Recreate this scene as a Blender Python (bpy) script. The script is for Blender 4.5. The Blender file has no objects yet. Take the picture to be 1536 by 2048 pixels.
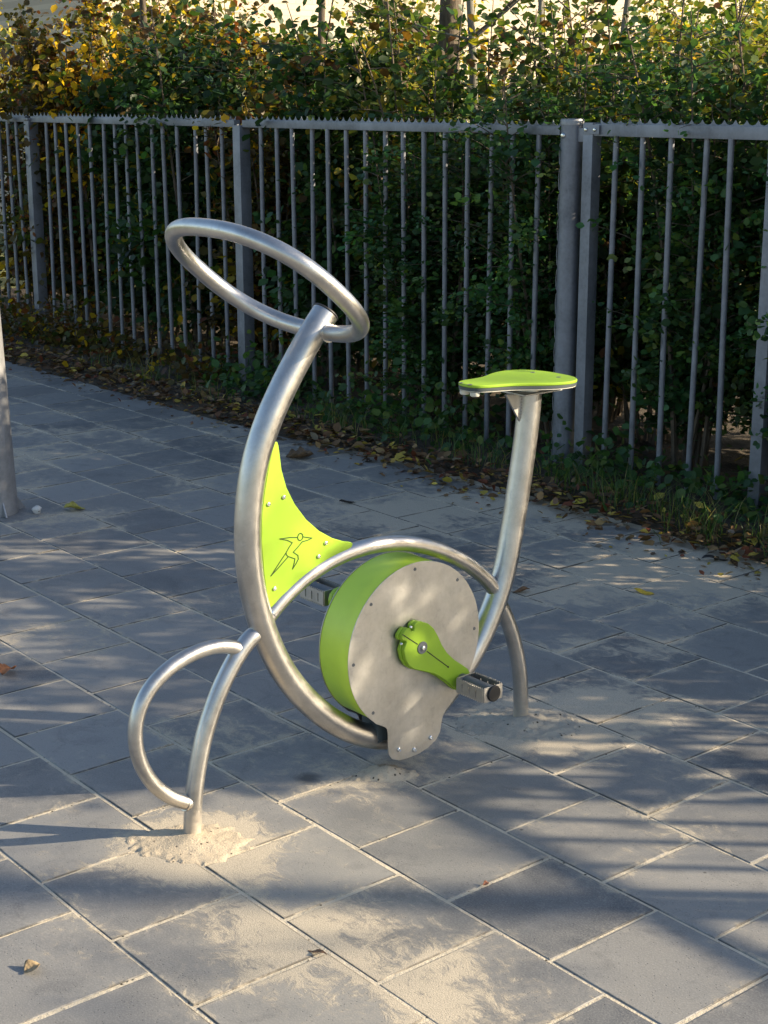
import bpy, bmesh, math, random
import numpy as np
from mathutils import Vector, Matrix
R = math.radians
PI = math.pi
sc = bpy.context.scene
COL = sc.collection
rng = np.random.default_rng(7)
random.seed(7)

# ------------------------------------------------------------------ camera
H = 1.585
PITCH, ROLL, FPX = 0.26079, -0.00186, 3118.2
cam_d = bpy.data.cameras.new("camera")
cam = bpy.data.objects.new("camera", cam_d)
COL.objects.link(cam)
cam_d.sensor_fit = 'VERTICAL'
cam_d.sensor_height = 24.0
cam_d.lens = 24.0 * FPX / 2048.0
cam_d.clip_start = 0.05
cam_d.clip_end = 500
cam.matrix_world = (Matrix.Translation((0, 0, H)) @ Matrix.Rotation(PI / 2 - PITCH, 4, 'X')
                    @ Matrix.Rotation(ROLL, 4, 'Z'))
sc.camera = cam

# ------------------------------------------------------------------ light
SUN_EL, SUN_AZ = 22.0, -3.5            # azimuth counter-clockwise from +X
w = bpy.data.worlds.new("World")
sc.world = w
w.use_nodes = True
nt = w.node_tree
for n in list(nt.nodes):
    nt.nodes.remove(n)
sky = nt.nodes.new("ShaderNodeTexSky")
sky.sky_type = 'NISHITA'
sky.sun_disc = False
sky.sun_elevation = R(SUN_EL)
sky.sun_rotation = R(90 - SUN_AZ)
bg = nt.nodes.new("ShaderNodeBackground")
bg.inputs[1].default_value = 0.098
out = nt.nodes.new("ShaderNodeOutputWorld")
nt.links.new(sky.outputs[0], bg.inputs[0])
nt.links.new(bg.outputs[0], out.inputs[0])
ld = bpy.data.lights.new("sun", 'SUN')
ld.energy = 5.0
ld.angle = R(0.5)
ld.color = (1.0, 0.84, 0.60)
sun = bpy.data.objects.new("sun", ld)
COL.objects.link(sun)
Ldir = Vector((math.cos(R(SUN_EL)) * math.cos(R(SUN_AZ)), math.cos(R(SUN_EL)) * math.sin(R(SUN_AZ)), math.sin(R(SUN_EL))))
sun.rotation_euler = Ldir.to_track_quat('Z', 'Y').to_euler()
sun.location = (10, 0, 8)
sc.view_settings.view_transform = 'Standard'
sc.view_settings.look = 'None'
sc.view_settings.gamma = 1.0
sc.view_settings.exposure = 1.3
sc.cycles.max_bounces = 8
sc.cycles.sample_clamp_indirect = 6.0

# ------------------------------------------------------------------ helpers
def tag(o, label=None, cat=None, group=None, kind=None):
    if label: o['label'] = label
    if cat: o['category'] = cat
    if group: o['group'] = group
    if kind: o['kind'] = kind
    return o

def empty(name, loc=(0, 0, 0), rz=0.0):
    o = bpy.data.objects.new(name, None)
    o.empty_display_size = 0.1
    COL.objects.link(o)
    o.location = loc
    o.rotation_euler = (0, 0, rz)
    return o

def link(name, me, parent=None):
    o = bpy.data.objects.new(name, me)
    COL.objects.link(o)
    if parent is not None:
        o.parent = parent
    return o

class MB:
    """collects geometry for ONE mesh"""
    def __init__(s):
        s.v = []; s.f = []
    def add(s, vs, fs):
        o = len(s.v)
        s.v += [tuple(p) for p in vs]
        s.f += [tuple(i + o for i in f) for f in fs]
    def box(s, lo, hi, ch=0.0, M=None):
        (x0, y0, z0), (x1, y1, z1) = lo, hi
        if ch <= 0:
            vs = [(x0,y0,z0),(x1,y0,z0),(x1,y1,z0),(x0,y1,z0),(x0,y0,z1),(x1,y0,z1),(x1,y1,z1),(x0,y1,z1)]
            fs = [(0,3,2,1),(4,5,6,7),(0,1,5,4),(1,2,6,5),(2,3,7,6),(3,0,4,7)]
        else:
            bm = bmesh.new()
            bmesh.ops.create_cube(bm, size=1)
            for q in bm.verts:
                q.co = Vector(((x0+x1)/2 + q.co.x*(x1-x0), (y0+y1)/2 + q.co.y*(y1-y0), (z0+z1)/2 + q.co.z*(z1-z0)))
            bmesh.ops.bevel(bm, geom=list(bm.edges), offset=ch, segments=2, profile=0.7, affect='EDGES')
            bm.verts.index_update()
            vs = [q.co.copy() for q in bm.verts]
            fs = [[q.index for q in f.verts] for f in bm.faces]
            bm.free()
        if M is not None:
            vs = [M @ Vector(p) for p in vs]
        s.add(vs, fs)
    def tube(s, pts, r, n=16, closed=False, cap=True, up=(0, 1, 0)):
        pts = [Vector(p) for p in pts]
        N = len(pts)
        rs = r if hasattr(r, '__len__') else [r] * N
        tg = []
        for i in range(N):
            a = pts[(i - 1) % N] if (closed or i > 0) else pts[i]
            b = pts[(i + 1) % N] if (closed or i < N - 1) else pts[i]
            tg.append((b - a).normalized())
        nrm = Vector(up)
        nrm = (nrm - tg[0] * nrm.dot(tg[0])).normalized()
        vs = []
        for i in range(N):
            nrm = (nrm - tg[i] * nrm.dot(tg[i])).normalized()
            bn = tg[i].cross(nrm)
            for k in range(n):
                a = 2 * PI * k / n
                vs.append(pts[i] + (nrm * math.cos(a) + bn * math.sin(a)) * rs[i])
        fs = []
        for i in range(N if closed else N - 1):
            j = (i + 1) % N
            for k in range(n):
                l = (k + 1) % n
                fs.append((i*n+k, i*n+l, j*n+l, j*n+k))
        if cap and not closed:
            fs.append(tuple(range(n))[::-1])
            fs.append(tuple((N-1)*n + k for k in range(n)))
        s.add(vs, fs)
    def prism(s, poly, y0, y1, ch=0.0, M=None):
        """polygon in (x,z), extruded along y from y0 to y1, chamfered rims"""
        poly = [Vector((p[0], p[1])) for p in poly]
        n = len(poly)
        area = sum(poly[i].x*poly[(i+1)%n].y - poly[(i+1)%n].x*poly[i].y for i in range(n))
        if area < 0: poly.reverse()
        def inset(d):
            r = []
            for i in range(n):
                a, b, c = poly[i-1], poly[i], poly[(i+1) % n]
                e1 = (b-a).normalized(); e2 = (c-b).normalized()
                n1 = Vector((-e1.y, e1.x)); n2 = Vector((-e2.y, e2.x))
                m = (n1+n2)
                m = m / max(0.35, m.length_squared) * 2 if m.length > 1e-6 else n1
                r.append(b + m*d)
            return r
        rings = []
        if ch > 0:
            pi_ = inset(ch)
            rings = [(pi_, y0), (poly, y0+ch), (poly, y1-ch), (pi_, y1)]
        else:
            rings = [(poly, y0), (poly, y1)]
        vs = []
        for pl, y in rings:
            vs += [Vector((p.x, y, p.y)) for p in pl]
        fs = []
        for k in range(len(rings)-1):
            for i in range(n):
                j = (i+1) % n
                fs.append((k*n+i, k*n+j, (k+1)*n+j, (k+1)*n+i))
        fs.append(tuple(range(n))[::-1])
        fs.append(tuple((len(rings)-1)*n+i for i in range(n)))
        if M is not None: vs = [M @ p for p in vs]
        s.add(vs, fs)
    def lathe(s, prof, c, axis, n=20):
        """prof = [(r, h)] about axis through c"""
        c = Vector(c); ax = Vector(axis).normalized()
        t = Vector((0,0,1)) if abs(ax.z) < .9 else Vector((1,0,0))
        a = ax.cross(t).normalized(); b = ax.cross(a)
        vs = []
        for r, h in prof:
            for k in range(n):
                q = 2*PI*k/n
                vs.append(c + ax*h + (a*math.cos(q)+b*math.sin(q))*r)
        fs = []
        for i in range(len(prof)-1):
            for k in range(n):
                l = (k+1) % n
                fs.append((i*n+k, i*n+l, (i+1)*n+l, (i+1)*n+k))
        fs.append(tuple(range(n))[::-1]); fs.append(tuple((len(prof)-1)*n+k for k in range(n)))
        s.add(vs, fs)
    def build(s, name, mat, parent=None, smooth=True, ang=35):
        me = bpy.data.meshes.new(name)
        me.from_pydata(s.v, [], s.f)
        me.materials.append(mat)
        bm = bmesh.new(); bm.from_mesh(me)
        bmesh.ops.recalc_face_normals(bm, faces=bm.faces)
        bm.to_mesh(me); bm.free()
        if smooth:
            me.shade_smooth()
            me.set_sharp_from_angle(angle=R(ang))
        return link(name, me, parent)

def spline(P, n=8, closed=False):
    """Catmull-Rom through P"""
    P = [Vector(p) for p in P]
    N = len(P); out_ = []
    for i in range(N if closed else N-1):
        p0 = P[(i-1) % N] if (closed or i > 0) else P[0]*2-P[1]
        p1 = P[i]; p2 = P[(i+1) % N]
        p3 = P[(i+2) % N] if (closed or i < N-2) else P[-1]*2-P[-2]
        for k in range(n):
            t = k/n
            out_.append(0.5*((2*p1)+(-p0+p2)*t+(2*p0-5*p1+4*p2-p3)*t*t+(-p0+3*p1-3*p2+p3)*t**3))
    if not closed: out_.append(P[-1])
    return out_

def relax(P, it=2):
    P = [Vector(p) for p in P]
    for _ in range(it):
        Q = [P[0]] + [(P[i-1]+P[i]*2+P[i+1])/4 for i in range(1, len(P)-1)] + [P[-1]]
        P = Q
    return P

# ------------------------------------------------------------------ materials
def newmat(name):
    m = bpy.data.materials.new(name)
    m.use_nodes = True
    t = m.node_tree
    b = t.nodes['Principled BSDF']
    return m, t, b
def N(t, typ, **kw):
    n = t.nodes.new(typ)
    for k, v in kw.items():
        if k.startswith('i_'):
            key = k[2:]
            key = int(key) if key.isdigit() else key
            n.inputs[key].default_value = v
        else:
            setattr(n, k, v)
    return n
def L(t, a, b): t.links.new(a, b)
def math_(t, op, a, b=None, c=None, clamp=False):
    n = t.nodes.new("ShaderNodeMath"); n.operation = op; n.use_clamp = clamp
    for i, x in enumerate((a, b, c)):
        if x is None: continue
        if hasattr(x, 'is_linked'): t.links.new(x, n.inputs[i])
        else: n.inputs[i].default_value = x
    return n.outputs[0]
def mixc(t, fac, a, b, mode='MIX'):
    n = t.nodes.new("ShaderNodeMix"); n.data_type = 'RGBA'; n.blend_type = mode
    for i, x in ((0, fac), (6, a), (7, b)):
        if hasattr(x, 'is_linked'): t.links.new(x, n.inputs[i])
        elif i == 0: n.inputs[0].default_value = x
        else: n.inputs[i].default_value = (*x, 1) if len(x) == 3 else x
    return n.outputs[2]
def noise(t, vec, scale, detail=4, rough=.55, dist=0.0):
    n = N(t, "ShaderNodeTexNoise", i_Scale=scale, i_Detail=detail, i_Roughness=rough, i_Distortion=dist)
    if vec is not None: t.links.new(vec, n.inputs['Vector'])
    return n.outputs['Fac']
def ramp(t, f, stops):
    n = t.nodes.new("ShaderNodeValToRGB")
    e = n.color_ramp.elements
    while len(e) < len(stops): e.new(0.5)
    for q, (p, c) in zip(e, stops):
        q.position = p
        q.color = (c, c, c, 1) if not hasattr(c, '__len__') else (*c, 1)
    t.links.new(f, n.inputs[0])
    return n.outputs[0]
def mapr(t, f, a, b, c=0.0, d=1.0):
    n = N(t, "ShaderNodeMapRange"); n.clamp = True
    t.links.new(f, n.inputs[0])
    for i, x in zip((1, 2, 3, 4), (a, b, c, d)): n.inputs[i].default_value = x
    return n.outputs[0]
def bump(t, b, h, strength=.3, dist=.01):
    n = N(t, "ShaderNodeBump", i_Strength=strength, i_Distance=dist)
    t.links.new(h, n.inputs['Height'])
    t.links.new(n.outputs[0], b.inputs['Normal'])
def objc(t):
    return N(t, "ShaderNodeTexCoord").outputs['Object']
def scaled(t, vec, s):
    m = N(t, "ShaderNodeMapping"); m.inputs['Scale'].default_value = s
    t.links.new(vec, m.inputs['Vector'])
    return m.outputs[0]

def steel(name, base=(.66, .64, .61), rough=.33, brush=(3, 3, 3), var=.10, grain=90, met=1.0):
    m, t, b = newmat(name)
    c = objc(t)
    n1 = noise(t, c, 14, 5, .65)
    n2 = noise(t, scaled(t, c, brush), grain, 4, .6)
    n3 = noise(t, c, 38, 6, .75, 1.0)
    col = mixc(t, mapr(t, n1, .35, .7), tuple(x*.80 for x in base), tuple(min(1, x*1.08) for x in base))
    col = mixc(t, math_(t, 'MULTIPLY', mapr(t, n3, .55, .75), .35), col, tuple(x*.55 for x in base))
    col = mixc(t, math_(t, 'MULTIPLY', mapr(t, n2, .5, .8), .25), col, tuple(min(1, x*1.25) for x in base))
    # dust splashed up from the ground
    sp = N(t, "ShaderNodeSeparateXYZ"); L(t, c, sp.inputs[0])
    dz = mapr(t, sp.outputs['Z'], 0, .16, 1, 0)
    dm = mapr(t, math_(t, 'ADD', dz, math_(t, 'SUBTRACT', n3, .5)), .55, .95, 0, .75)
    col = mixc(t, dm, col, (.45, .38, .29))
    L(t, col, b.inputs['Base Color'])
    L(t, math_(t, 'MULTIPLY', math_(t, 'SUBTRACT', 1.0, dm), met), b.inputs['Metallic'])
    rr = math_(t, 'ADD', math_(t, 'MULTIPLY', n2, var), math_(t, 'ADD', math_(t, 'MULTIPLY', n1, .16), rough-.13))
    rr = math_(t, 'ADD', rr, math_(t, 'MULTIPLY', mapr(t, n3, .5, .75), .14))
    L(t, rr, b.inputs['Roughness'])
    bump(t, b, n2, .09, .002)
    return m
M_STEEL = steel('stainless_steel', (.54, .525, .505), .34)
M_PLATE = steel('brushed_plate', (.50, .49, .47), .42, (9, 1, .5), .22, 28)
M_BOLT = steel('bolt_steel', (.75, .75, .74), .2)

def plastic(name, col, rough=.45, bmp=.04, spec=.4, dirt=.12):
    m, t, b = newmat(name)
    c = objc(t)
    n1 = noise(t, c, 9, 5)
    cc = mixc(t, mapr(t, n1, .45, .75), col, tuple(x*(1-dirt) for x in col))
    n5 = noise(t, scaled(t, c, (3, 3, 1)), 22, 8, .8, 1.5)
    g_ = sum(col)/3
    cc = mixc(t, math_(t, 'MULTIPLY', mapr(t, n5, .58, .74), .30), cc, tuple(x*.5+g_*.35+.03 for x in col))
    L(t, cc, b.inputs['Base Color'])
    n2 = noise(t, c, 260, 2)
    L(t, math_(t, 'ADD', math_(t, 'MULTIPLY', n1, .15), rough-.07), b.inputs['Roughness'])
    b.inputs['Specular IOR Level'].default_value = spec
    bump(t, b, n2, bmp, .002)
    return m
M_LIME = plastic('lime_plastic', (.30, .48, .032))
M_LIME2 = plastic('lime_band', (.50, .70, .065), .35)
M_BLACK = plastic('black_rubber', (.012, .012, .014), .5)
M_DGREY = plastic('dark_grey_core', (.06, .075, .08), .5)
M_WHITEP = plastic('cream_rubber', (.62, .60, .52), .5)
M_GROOVE = plastic('groove_dark', (.03, .07, .01), .6)
M_WASH = plastic('grey_washer', (.12, .13, .14), .4)

def galv(name, base=(.20, .21, .24)):
    m, t, b = newmat(name)
    c = objc(t)
    n1 = noise(t, c, 6, 6, .65)
    v = N(t, "ShaderNodeTexVoronoi", i_Scale=70.0); L(t, c, v.inputs['Vector'])
    n3 = noise(t, scaled(t, c, (1, 1, .15)), 30, 4)
    cc = mixc(t, mapr(t, n1, .35, .7), tuple(x*.6 for x in base), tuple(x*1.2 for x in base))
    cc = mixc(t, math_(t, 'MULTIPLY', mapr(t, n3, .6, .75), .5), cc, tuple(x*1.5 for x in base))
    cc = mixc(t, math_(t, 'MULTIPLY', v.outputs['Distance'], .35), cc, tuple(x*1.3 for x in base))
    L(t, cc, b.inputs['Base Color'])
    b.inputs['Metallic'].default_value = .45
    b.inputs['Roughness'].default_value = .5
    bump(t, b, n3, .12, .003)
    return m
M_GALV = galv('galvanised_metal')
M_GALV2 = galv('galvanised_pole', (.30, .30, .31))

# paving slabs ------------------------------------------------------
def pave_material():
    m, t, b = newmat('concrete_slabs')
    c = objc(t)
    geo = N(t, "ShaderNodeNewGeometry")
    ri = geo.outputs['Random Per Island']
    at = N(t, "ShaderNodeAttribute"); at.attribute_name = 'edge'
    edge = at.outputs['Fac']
    ar = N(t, "ShaderNodeAttribute"); ar.attribute_name = 'rim'
    rim = ar.outputs['Fac']
    r2 = math_(t, 'FRACT', math_(t, 'MULTIPLY', ri, 7.31))
    base = mixc(t, ri, (.075, .080, .090), (.27, .265, .255))
    base = mixc(t, math_(t, 'MULTIPLY', r2, .35), base, (.20, .19, .175))
    n1 = noise(t, c, 4.3, 6, .65, .6)
    base = mixc(t, math_(t, 'MULTIPLY', mapr(t, n1, .38, .66), .55), base, (.235, .232, .225))
    nd = noise(t, c, 9, 6, .7, .8)
    base = mixc(t, math_(t, 'MULTIPLY', mapr(t, nd, .54, .72), .55), base, (.085, .088, .095))
    fine = noise(t, c, 260, 3, .65)
    base = mixc(t, math_(t, 'MULTIPLY', mapr(t, fine, .45, .75), .45), base, (.36, .35, .33))
    pores = N(t, "ShaderNodeTexVoronoi", i_Scale=140.0); L(t, c, pores.inputs['Vector'])
    ps = N(t, "ShaderNodeSeparateColor"); L(t, pores.outputs['Color'], ps.inputs[0])
    pore = math_(t, 'MULTIPLY', mapr(t, pores.outputs['Distance'], .12, .25, 1, 0), math_(t, 'GREATER_THAN', ps.outputs[0], .72))
    base = mixc(t, math_(t, 'MULTIPLY', pore, .6), base, (.05, .05, .052))
    # sand dust: blotches + towards joints + local patches (two only lighten the far shade), broken by gritty streaks
    n2 = noise(t, c, 2.1, 4, .55, .4)
    n3 = noise(t, c, 15, 8, .76, 1.1)
    n4 = noise(t, scaled(t, c, (9, 28, 1)), 1.6, 7, .75, .6)
    dust = math_(t, 'ADD', math_(t, 'MULTIPLY', mapr(t, n2, .40, .68), .46), math_(t, 'MULTIPLY', math_(t, 'POWER', edge, 2.2), .26))
    near = None
    for (x, y, r, s_) in DUST_AND_LIFT:
        d = N(t, "ShaderNodeVectorMath"); d.operation = 'DISTANCE'
        L(t, c, d.inputs[0]); d.inputs[1].default_value = (x, y, 0)
        mm = N(t, "ShaderNodeMapRange"); mm.interpolation_type = 'SMOOTHSTEP'
        L(t, d.outputs['Value'], mm.inputs[0])
        for i, v in zip((1, 2, 3, 4), (0, r, s_, 0)): mm.inputs[i].default_value = v
        dust = math_(t, 'ADD', dust, mm.outputs[0])
    k = math_(t, 'ADD', dust, math_(t, 'MULTIPLY', math_(t, 'SUBTRACT', n3, .5), 1.5))
    k = math_(t, 'ADD', k, math_(t, 'MULTIPLY', math_(t, 'SUBTRACT', n4, .5), .75))
    mask = mapr(t, k, .46, .68, 0, .95)
    grit = noise(t, c, 380, 3, .6)
    sand = mixc(t, mapr(t, grit, .3, .7), (.31, .275, .22), (.56, .485, .375))
    film = mapr(t, k, .26, .50, 0, .26)
    base = mixc(t, film, base, (.40, .36, .30))
    col = mixc(t, mask, base, sand)
    # dirt lodged along the worn rims
    nr = noise(t, c, 6, 5, .7)
    col = mixc(t, math_(t, 'MULTIPLY', rim, mapr(t, nr, .46, .56, .85, 0)), col, (.03, .03, .03))
    vo = N(t, "ShaderNodeTexVoronoi", i_Scale=6.5); L(t, c, vo.inputs['Vector'])
    sp2 = mapr(t, vo.outputs['Distance'], .014, .03, 1, 0)
    col = mixc(t, math_(t, 'MULTIPLY', sp2, .8), col, (.05, .045, .04))
    d = N(t, "ShaderNodeVectorMath"); d.operation = 'DISTANCE'
    L(t, c, d.inputs[0]); d.inputs[1].default_value = STAIN
    st = mapr(t, math_(t, 'ADD', d.outputs['Value'], math_(t, 'MULTIPLY', math_(t, 'SUBTRACT', n3, .5), .05)), .012, .04, .75, 0)
    col = mixc(t, st, col, (.03, .03, .03))
    L(t, col, b.inputs['Base Color'])
    L(t, math_(t, 'ADD', math_(t, 'MULTIPLY', mask, .35), math_(t, 'ADD', .40, math_(t, 'MULTIPLY', nd, .2))), b.inputs['Roughness'])
    b.inputs['Specular IOR Level'].default_value = .5
    hh = math_(t, 'ADD', math_(t, 'MULTIPLY', fine, .35), math_(t, 'MULTIPLY', mask, math_(t, 'ADD', .5, grit)))
    hh = math_(t, 'SUBTRACT', hh, math_(t, 'MULTIPLY', pore, .5))
    bump(t, b, hh, .42, .003)
    return m

def sandmat(name, a, bb, dark=.10, bs=.6):
    m, t, b = newmat(name)
    c = objc(t)
    n1 = noise(t, c, 8, 5, .6); n2 = noise(t, c, 300, 3, .6); n3 = noise(t, c, 55, 5, .7)
    col = mixc(t, mapr(t, n1, .35, .65), a, bb)
    col = mixc(t, mapr(t, n2, .3, .7, 0, .5), col, tuple(x*1.25 for x in bb))
    col = mixc(t, mapr(t, n3, .62, .70), col, (dark, dark*.85, dark*.7))
    vo = N(t, "ShaderNodeTexVoronoi", i_Scale=75.0); L(t, c, vo.inputs['Vector'])
    sx = N(t, "ShaderNodeSeparateColor"); L(t, vo.outputs['Color'], sx.inputs[0])
    speck = math_(t, 'MULTIPLY', mapr(t, vo.outputs['Distance'], .16, .26, 1, 0), math_(t, 'GREATER_THAN', sx.outputs[0], .80))
    col = mixc(t, speck, col, (dark*.5, dark*.42, dark*.35))
    L(t, col, b.inputs['Base Color'])
    b.inputs['Roughness'].default_value = .95
    b.inputs['Specular IOR Level'].default_value = .1
    bump(t, b, math_(t, 'ADD', n3, math_(t, 'MULTIPLY', n2, .4)), bs, .008)
    return m

def soilmat():
    m, t, b = newmat('dark_soil')
    c = objc(t)
    n1 = noise(t, c, 5, 6, .65); n2 = noise(t, c, 60, 5, .7)
    col = mixc(t, mapr(t, n1, .35, .65), (.035, .026, .018), (.085, .065, .045))
    col = mixc(t, mapr(t, n2, .5, .75), col, (.13, .10, .07))
    L(t, col, b.inputs['Base Color'])
    b.inputs['Roughness'].default_value = .95
    bump(t, b, n2, .9, .02)
    return m

def lawnmat():
    m, t, b = newmat('lawn')
    c = objc(t)
    n1 = noise(t, c, .6, 5, .6); n2 = noise(t, c, 40, 4, .7)
    col = mixc(t, mapr(t, n1, .35, .65), (.07, .11, .025), (.16, .17, .05))
    col = mixc(t, mapr(t, n2, .4, .7), col, (.22, .20, .08))
    L(t, col, b.inputs['Base Color'])
    b.inputs['Roughness'].default_value = .9
    bump(t, b, n2, .8, .04)
    return m

def leafmat(name='leaves', trans=.42, rough=.45):
    m, t, b = newmat(name)
    at = N(t, "ShaderNodeAttribute"); at.attribute_name = 'Col'
    c = objc(t)
    n1 = noise(t, c, 55, 3, .6)
    col = mixc(t, mapr(t, n1, .35, .75, 0, .35), at.outputs['Color'], mixc(t, 1.0, at.outputs['Color'], (.55, .45, .30), 'MULTIPLY'))
    L(t, col, b.inputs['Base Color'])
    b.inputs['Roughness'].default_value = rough
    b.inputs['Specular IOR Level'].default_value = .35
    tr = N(t, "ShaderNodeBsdfTranslucent")
    tc = mixc(t, 1.0, col, (1.9, 1.75, .7), 'MULTIPLY')
    L(t, tc, tr.inputs['Color'])
    mx = N(t, "ShaderNodeMixShader"); mx.inputs[0].default_value = trans
    L(t, b.outputs[0], mx.inputs[1]); L(t, tr.outputs[0], mx.inputs[2])
    L(t, mx.outputs[0], t.nodes['Material Output'].inputs['Surface'])
    return m
M_LEAF = leafmat()
M_DEAD = leafmat('dead_leaves', .12, .6)
def barkmat(name, a, bb):
    m, t, b = newmat(name)
    c = objc(t)
    n1 = noise(t, scaled(t, c, (1, 1, .2)), 40, 5, .7)
    L(t, mixc(t, mapr(t, n1, .35, .65), a, bb), b.inputs['Base Color'])
    b.inputs['Roughness'].default_value = .9
    bump(t, b, n1, .8, .01)
    return m
M_BARK = barkmat('bark', (.06, .045, .03), (.16, .125, .09))
M_BARK2 = barkmat('pale_bark', (.12, .11, .09), (.24, .22, .18))

# ------------------------------------------------------------------ frames of reference
PSI = -0.887452
V0, BB, U0, AA = 0.99699, 0.30338, -3.02804, 0.29513
UF = Vector((math.cos(PSI), math.sin(PSI), 0))          # along the fence, towards the right of the picture
NF = Vector((UF.y, -UF.x, 0))                           # from the fence towards the paving
P1 = Vector((0.81528, 6.64707, 0))
def FP(s, d, z=0.0):                                     # fence coordinates -> world
    return P1 + UF*s + NF*d + Vector((0, 0, z))
def lat(x, y):                                           # world -> lattice coordinates
    return (x*UF.x + y*UF.y, -x*UF.y + y*UF.x)
BA = Vector((-0.42824, 3.15565, 0)); BPHI = R(39.8947)
DUST_AND_LIFT = []
for (x, y, r, s) in [(-1.3, 7.2, 1.7, .26), (-.4, 5.9, .9, .18), (.7, 6.0, .5, .4), (1.2, 5.3, .6, .5), (-.42, 3.1, .24, 1.15), (.36, 3.78, .27, .8), (-.42, 3.05, .42, .4), (-.2, 2.75, .30, .36), (.0, 2.86, .22, .22), (.12, 2.5, .33, .36), (-.62, 2.68, .2, .3),  # first two entries paint the far shaded slabs lighter, the rest is sand
                     (.36, 3.8, .5, .5), (.6, 3.9, .3, .35), (.45, 4.9, .5, .4), (.2, 6.0, .8, .55), (.95, 5.2, .7, .55), (0, 3.45, .28, .45),
                     (.7, 3.2, .25, .3), (.8, 4.3, .3, .3), (-.5, 3.75, .25, .3), (-1.2, 5.9, .35, .3), (.75, 3.5, .25, .3)]:
    u_, v_ = lat(x, y); DUST_AND_LIFT.append((u_, v_, r, s))
STAIN = (*lat(-.185, 3.456), 0)
M_PAVE = pave_material()

# ------------------------------------------------------------------ ground
def sheet(name, size, z, mat, n=1, cx=0, cy=0):
    me = bpy.data.meshes.new(name)
    vs = [(cx-size, cy-size, z), (cx+size, cy-size, z), (cx+size, cy+size, z), (cx-size, cy+size, z)]
    me.from_pydata(vs, [], [(0, 1, 2, 3)])
    me.materials.append(mat)
    o = link(name, me)
    tag(o, kind='structure')
    return o
sheet('ground', 150, -0.09, lawnmat())

# sand bed under the slabs
sb = MB()
VE = 4.8312 - 0.60                                        # lattice v of the paving edge
sb.add([(-9, -9, -.0018), (9, -9, -.0018), (9, VE+.15, -.0018), (-9, VE+.15, -.0018)], [(0, 1, 2, 3)])
bed = sb.build('sand_bed', sandmat('joint_sand', (.40, .36, .29), (.58, .51, .40), .05), smooth=False)
bed.rotation_euler = (0, 0, PSI)
tag(bed, 'pale sand bed showing in the joints between the paving slabs', None, None, 'structure')

def paving():
    vs, fs, ed, rm = [], [], [], []
    k0, k1 = -24, int(math.ceil((VE - V0)/BB))
    for k in range(k0, k1):
        for i in range(-28, 34):
            off = 0 if k % 2 else .5
            ua = U0 + (i+off)*AA; ub = ua + AA
            va = V0 + k*BB; vb = va + BB
            x_c = ((ua+ub)/2)*UF.x - ((va+vb)/2)*UF.y
            y_c = ((ua+ub)/2)*UF.y + ((va+vb)/2)*UF.x
            if y_c < -3 or abs(x_c) > 6.5: continue
            g = .0044
            j = [random.uniform(-.0012, .0012) for _ in range(4)]
            ua += g+j[0]; ub -= g+j[1]; va += g+j[2]; vb -= g+j[3]
            cj = [(random.uniform(-.0012, .0012), random.uniform(-.0012, .0012)) for _ in range(4)]
            h = abs(random.gauss(0, .0005)); tx = random.uniform(-.005, .005); ty = random.uniform(-.005, .005)
            uc, vc = (ua+ub)/2, (va+vb)/2
            o_ = len(vs)
            for (ins, z, e, r_) in ((0, -.04, 1, 1), (0, -.0014, 1, 1), (.0018, 0, 1, .8), (.0045, 0, .95, 0), (.045, 0, 0, 0)):
                for ci, (x, y) in enumerate(((ua+ins, va+ins), (ub-ins, va+ins), (ub-ins, vb-ins), (ua+ins, vb-ins))):
                    x += cj[ci][0]; y += cj[ci][1]
                    vs.append((x, y, z + h + (x-uc)*tx + (y-vc)*ty)); ed.append(e); rm.append(r_)
            for q in range(4):
                for a in range(4):
                    b_ = (a+1) % 4
                    fs.append((o_+q*4+a, o_+q*4+b_, o_+(q+1)*4+b_, o_+(q+1)*4+a))
            fs.append((o_+16, o_+17, o_+18, o_+19))
    me = bpy.data.meshes.new('paving')
    me.from_pydata(vs, [], fs)
    at = me.attributes.new('edge', 'FLOAT', 'POINT')
    at.data.foreach_set('value', np.array(ed, dtype=np.float32))
    at = me.attributes.new('rim', 'FLOAT', 'POINT')
    at.data.foreach_set('value', np.array(rm, dtype=np.float32))
    me.materials.append(M_PAVE)
    o = link('paving', me)
    o.rotation_euler = (0, 0, PSI)
    tag(o, 'grey square concrete slabs laid in half bond with sandy joints', None, None, 'structure')
paving()

def vnoise(x, y, s, seed=0):
    """cheap smooth value noise on numpy arrays"""
    x = x*s + seed*17.3; y = y*s + seed*9.1
    xi = np.floor(x); yi = np.floor(y); xf = x-xi; yf = y-yi
    def h(a, b):
        q = np.sin(a*127.1 + b*311.7 + seed*7.7)*43758.5453
        return q - np.floor(q)
    u = xf*xf*(3-2*xf); v = yf*yf*(3-2*yf)
    return (h(xi, yi)*(1-u)+h(xi+1, yi)*u)*(1-v) + (h(xi, yi+1)*(1-u)+h(xi+1, yi+1)*u)*v
def fbm(x, y, s, seed=0, o=4):
    r = 0; a = .5
    for k in range(o):
        r = r + a*vnoise(x, y, s*2**k, seed+k); a *= .5
    return r

def grid(name, X, Y, Z, mat, keep=None, smooth=True):
    ny, nx = X.shape
    vs = np.stack([X.ravel(), Y.ravel(), Z.ravel()], 1)
    idx = np.arange(nx*ny).reshape(ny, nx)
    f = np.stack([idx[:-1, :-1].ravel(), idx[:-1, 1:].ravel(), idx[1:, 1:].ravel(), idx[1:, :-1].ravel()], 1)
    if keep is not None:
        kk = keep.ravel()[f].any(1); f = f[kk]
    me = bpy.data.meshes.new(name)
    me.from_pydata(vs.tolist(), [], f.tolist())
    me.materials.append(mat)
    if smooth: me.shade_smooth()
    return me

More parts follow.
